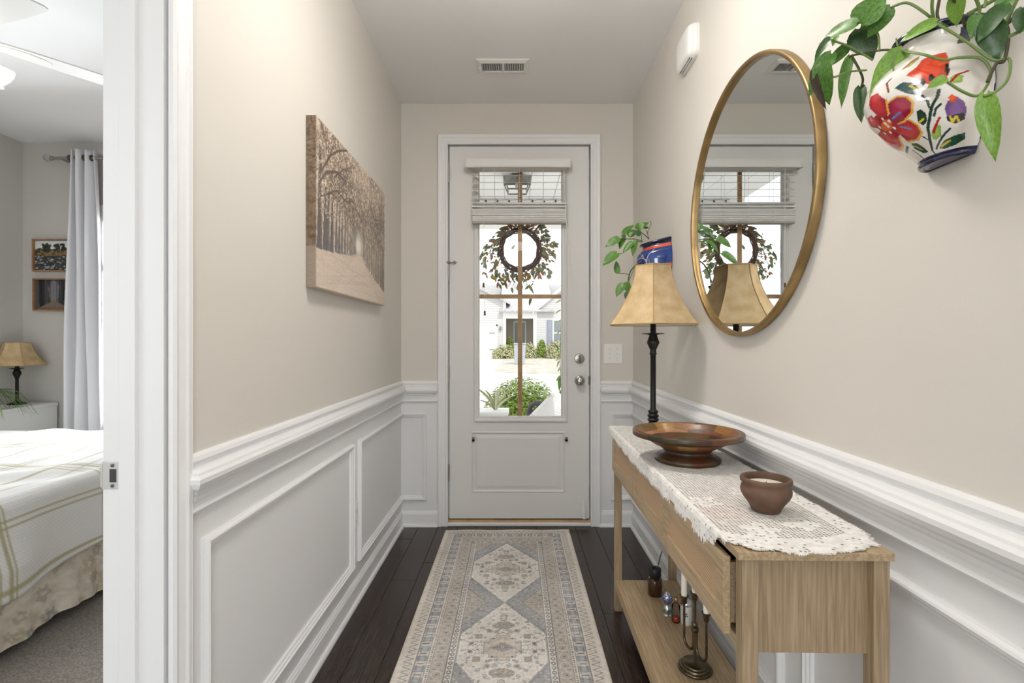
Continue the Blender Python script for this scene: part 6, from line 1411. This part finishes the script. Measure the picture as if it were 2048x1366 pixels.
# ------------------------------------------------------------------ house across the street
def house():
    Y0 = 32.8; k_ = Y0 / F; X = lambda px: (px - CX) * k_; Z = lambda py: CZ - (py - CY) * k_; g = .14
    o = thing('neighbour_house', (0, Y0 + 2, g), 'pale grey house with garage and white porch across the street', 'house')
    # garage wing: gable wall facing us
    xg0, xg1 = X(780), X(1008); ze = Z(603); zp = ze + (xg1 - xg0) / 2 * .5
    MB().prism([(xg0, g - .1), (xg1, g - .1), (xg1, ze), ((xg0 + xg1) / 2, zp), (xg0, ze)], lambda a, b, h: (a, Y0 + h, b), 0, 6).build('garage_wall', 'siding', o)
    for i in range(46):
        zz = g + i * .115; x0, x1 = xg0, xg1
        if zz > ze: x0 = xg0 + (zz - ze) / .5; x1 = xg1 - (zz - ze) / .5
        if x1 - x0 > .3: MB().prism([(0, 0), (-.022, 0), (-.006, .115), (0, .115)], lambda a, b, h: (h, Y0 + a, zz + b), x0, x1).build('siding_board', 'siding', o)
    bx(X(1006), X(1012), Y0 - .06, Y0 + .1, g, ze).build('corner_board', 'ext_white', o)
    rk = MB()
    for sx in (0, 1):
        xa, xb = ((xg0 - .4, (xg0 + xg1) / 2) if sx == 0 else (xg1 + .4, (xg0 + xg1) / 2)); za, zb = ze - .2, zp
        rk.add([(xa, Y0 - .35, za), (xb, Y0 - .35, zb), (xb, Y0 + 6, zb), (xa, Y0 + 6, za), (xa, Y0 - .35, za + .16), (xb, Y0 - .35, zb + .16), (xb, Y0 + 6, zb + .16), (xa, Y0 + 6, za + .16)], [(0, 1, 2, 3), (4, 7, 6, 5), (0, 4, 5, 1), (1, 5, 6, 2), (2, 6, 7, 3), (3, 7, 4, 0)])
    rk.build('garage_roof', 'roof', o)
    gd_ = bx(X(900), X(992), Y0 - .05, Y0, g - .02, Z(652)).build('garage_door', 'ext_white', o)
    for r_ in range(4):
        for c_ in range(4):
            xa = X(900) + .1 + c_ * .73; za = g + .08 + r_ * .5; bx(xa, xa + .6, Y0 - .065, Y0 - .05, za, za + .38).build('door_panel', 'ext_white', gd_, bevel=.01, seg=1)
    MB().box(X(897), X(900), Y0 - .09, Y0, g, Z(649)).box(X(992), X(995), Y0 - .09, Y0, g, Z(649)).box(X(897), X(995), Y0 - .09, Y0, Z(652), Z(648)).build('garage_trim', 'ext_white', o)
    for py in (666, 699): bx(X(979), X(990), Y0 - .09, Y0 - .05, Z(py + .6), Z(py - .6)).build('strap_hinge', 'lantern_metal', o)
    bx(X(999.5), X(1002.5), Y0 - .16, Y0 - .02, Z(661), Z(653)).build('wall_lantern', 'lantern_metal', o)
    # porch
    yp = Y0 + 1.9
    bx(X(1010), X(1074), yp, yp + .2, g - .1, Z(620)).build('porch_wall', 'siding_tan', o)
    dr = bx(X(1027), X(1053), yp - .06, yp, g, Z(640)).build('front_door_frame', 'ext_white', o); bx(X(1029), X(1051), yp - .08, yp - .05, g + .1, Z(643)).build('door_glass', 'dark_glass', dr)
    MB().box(X(1010), X(1074), Y0 - .1, Y0 + .15, Z(637), Z(622)).box(X(1010), X(1074), Y0 - .1, yp, Z(622) - .02, Z(622)).build('porch_beam', 'ext_white', o)
    bx(X(1066.5), X(1073), Y0 - .12, Y0 + .12, g, Z(637)).build('porch_column', 'ext_white', o)
    bx(X(1010), X(1074), Y0 - .1, yp, g - .15, g + .02).build('porch_floor', 'concrete', o)
    MB().add([(X(1000), Y0 - .4, Z(621)), (X(1110), Y0 - .4, Z(621)), (X(1110), Y0 + 6.5, Z(545)), (X(1000), Y0 + 6.5, Z(545)), (X(1000), Y0 - .4, Z(624)), (X(1110), Y0 - .4, Z(624)), (X(1110), Y0 + 6.5, Z(548)), (X(1000), Y0 + 6.5, Z(548))], [(0, 1, 2, 3), (4, 7, 6, 5), (0, 4, 5, 1), (1, 5, 6, 2), (2, 6, 7, 3), (3, 7, 4, 0)]).build('main_roof', 'roof', o)
    bx(xg0, X(1300), Y0 + 6.4, Y0 + 6.6, g, Z(548)).build('rear_wall', 'siding', o)
    # right wing gable
    xa, xb = X(1073), X(1240); zw = Z(622); zpk = zw + (xb - xa) / 2 * .82; yw = Y0 - .05
    MB().prism([(xa, g - .1), (xb, g - .1), (xb, zw), ((xa + xb) / 2, zpk), (xa, zw)], lambda a, b, h: (a, yw + h, b), 0, 6).build('wing_wall', 'siding', o)
    for i in range(52):
        zz = g + i * .115; x0, x1 = xa, xb
        if zz > zw: x0 = xa + (zz - zw) / .82; x1 = xb - (zz - zw) / .82
        if x1 - x0 > .3: MB().prism([(0, 0), (-.022, 0), (-.006, .115), (0, .115)], lambda a, b, h: (h, yw + a, zz + b), x0, x1).build('siding_board', 'siding', o)
    for s_ in (0, 1):
        q0 = Vector((xa - .25, 0, zw - .2)) if s_ == 0 else Vector((xb + .25, 0, zw - .2)); q1 = Vector(((xa + xb) / 2, 0, zpk + .02))
        MB().add([(q0.x, yw - .3, q0.z), (q1.x, yw - .3, q1.z), (q1.x, yw - .3, q1.z + .24), (q0.x, yw - .3, q0.z + .24), (q0.x, yw + 6, q0.z), (q1.x, yw + 6, q1.z), (q1.x, yw + 6, q1.z + .24), (q0.x, yw + 6, q0.z + .24)], [(0, 1, 2, 3), (4, 7, 6, 5), (0, 4, 5, 1), (1, 5, 6, 2), (2, 6, 7, 3), (3, 7, 4, 0)]).build('rake_board', 'ext_white', o)
    for px_ in (1094, 1137): 
        sh = bx(X(px_), X(px_ + 9.5), yw - .08, yw - .02, Z(690), Z(640)).build('shutter', 'shutter_blue', o)
        bx(X(px_ + 1.2), X(px_ + 8.3), yw - .095, yw - .08, Z(688), Z(664)).build('shutter_panel', 'shutter_blue', sh); bx(X(px_ + 1.2), X(px_ + 8.3), yw - .095, yw - .08, Z(662), Z(642)).build('shutter_panel', 'shutter_blue', sh)
    wf = bx(X(1105), X(1136), yw - .07, yw - .02, Z(691), Z(639)).build('window', 'ext_white', o)
    for a, b in ((Z(688.5), Z(667)), (Z(664.5), Z(641.5))): bx(X(1107.5), X(1133.5), yw - .085, yw - .068, a, b).build('pane', 'dark_glass', wf)
house()
for k, (px_, Y_, rx, rz, m_, lab) in enumerate(((1008, 31.2, .78, .86, 'shrub_leaf', 'round pale shrub beside the garage across the street'), (1019, 33.6, .42, 1.3, 'box_leaf', 'green upright shrub beside the far front door'), (1057, 31.2, .55, .98, 'shrub_leaf', 'round pale shrub in front of the far porch'), (1083, 32.0, .34, 1.15, 'box_leaf', 'green bush between the far shrubs'), (1110, 31.2, .62, 1.12, 'shrub_leaf', 'round pale shrub below the far window'))):
    shrub('far_shrub', ((px_ - CX) * Y_ / F, Y_, .10), rx, rx * .9, rz, 900, m_, lab, 'shrubs in front of the far house', lsize=.075, seed=20 + k)
tb = thing('trash_bin', (.26, 25.8, 0), 'grey wheeled trash bin at the far curb', 'trash bin'); zb0 = hz((0, 25.8))
MB().add([(-.02, 25.5, zb0), (.50, 25.5, zb0), (.50, 26.0, zb0), (-.02, 26.0, zb0), (-.06, 25.45, zb0 + 1.02), (.55, 25.45, zb0 + 1.02), (.55, 26.1, zb0 + 1.02), (-.06, 26.1, zb0 + 1.02)], [(0, 1, 5, 4), (1, 2, 6, 5), (2, 3, 7, 6), (3, 0, 4, 7), (0, 3, 2, 1), (4, 5, 6, 7)]).build('bin_body', 'bin_grey', tb, bevel=.02)
bx(-.08, .57, 25.41, 26.14, zb0 + 1.02, zb0 + 1.09).build('bin_lid', 'bin_grey', tb, bevel=.02); bx(-.03, .52, 25.47, 25.49, zb0 + .68, zb0 + .72).build('bin_grip', 'lantern_metal', tb)
for sx in (.0, .46): q = MB().tube([(sx, 26.05, zb0 + .12), (sx + .05, 26.05, zb0 + .12)], .12, 16).build('wheel', 'black_cap', tb, smooth=True)
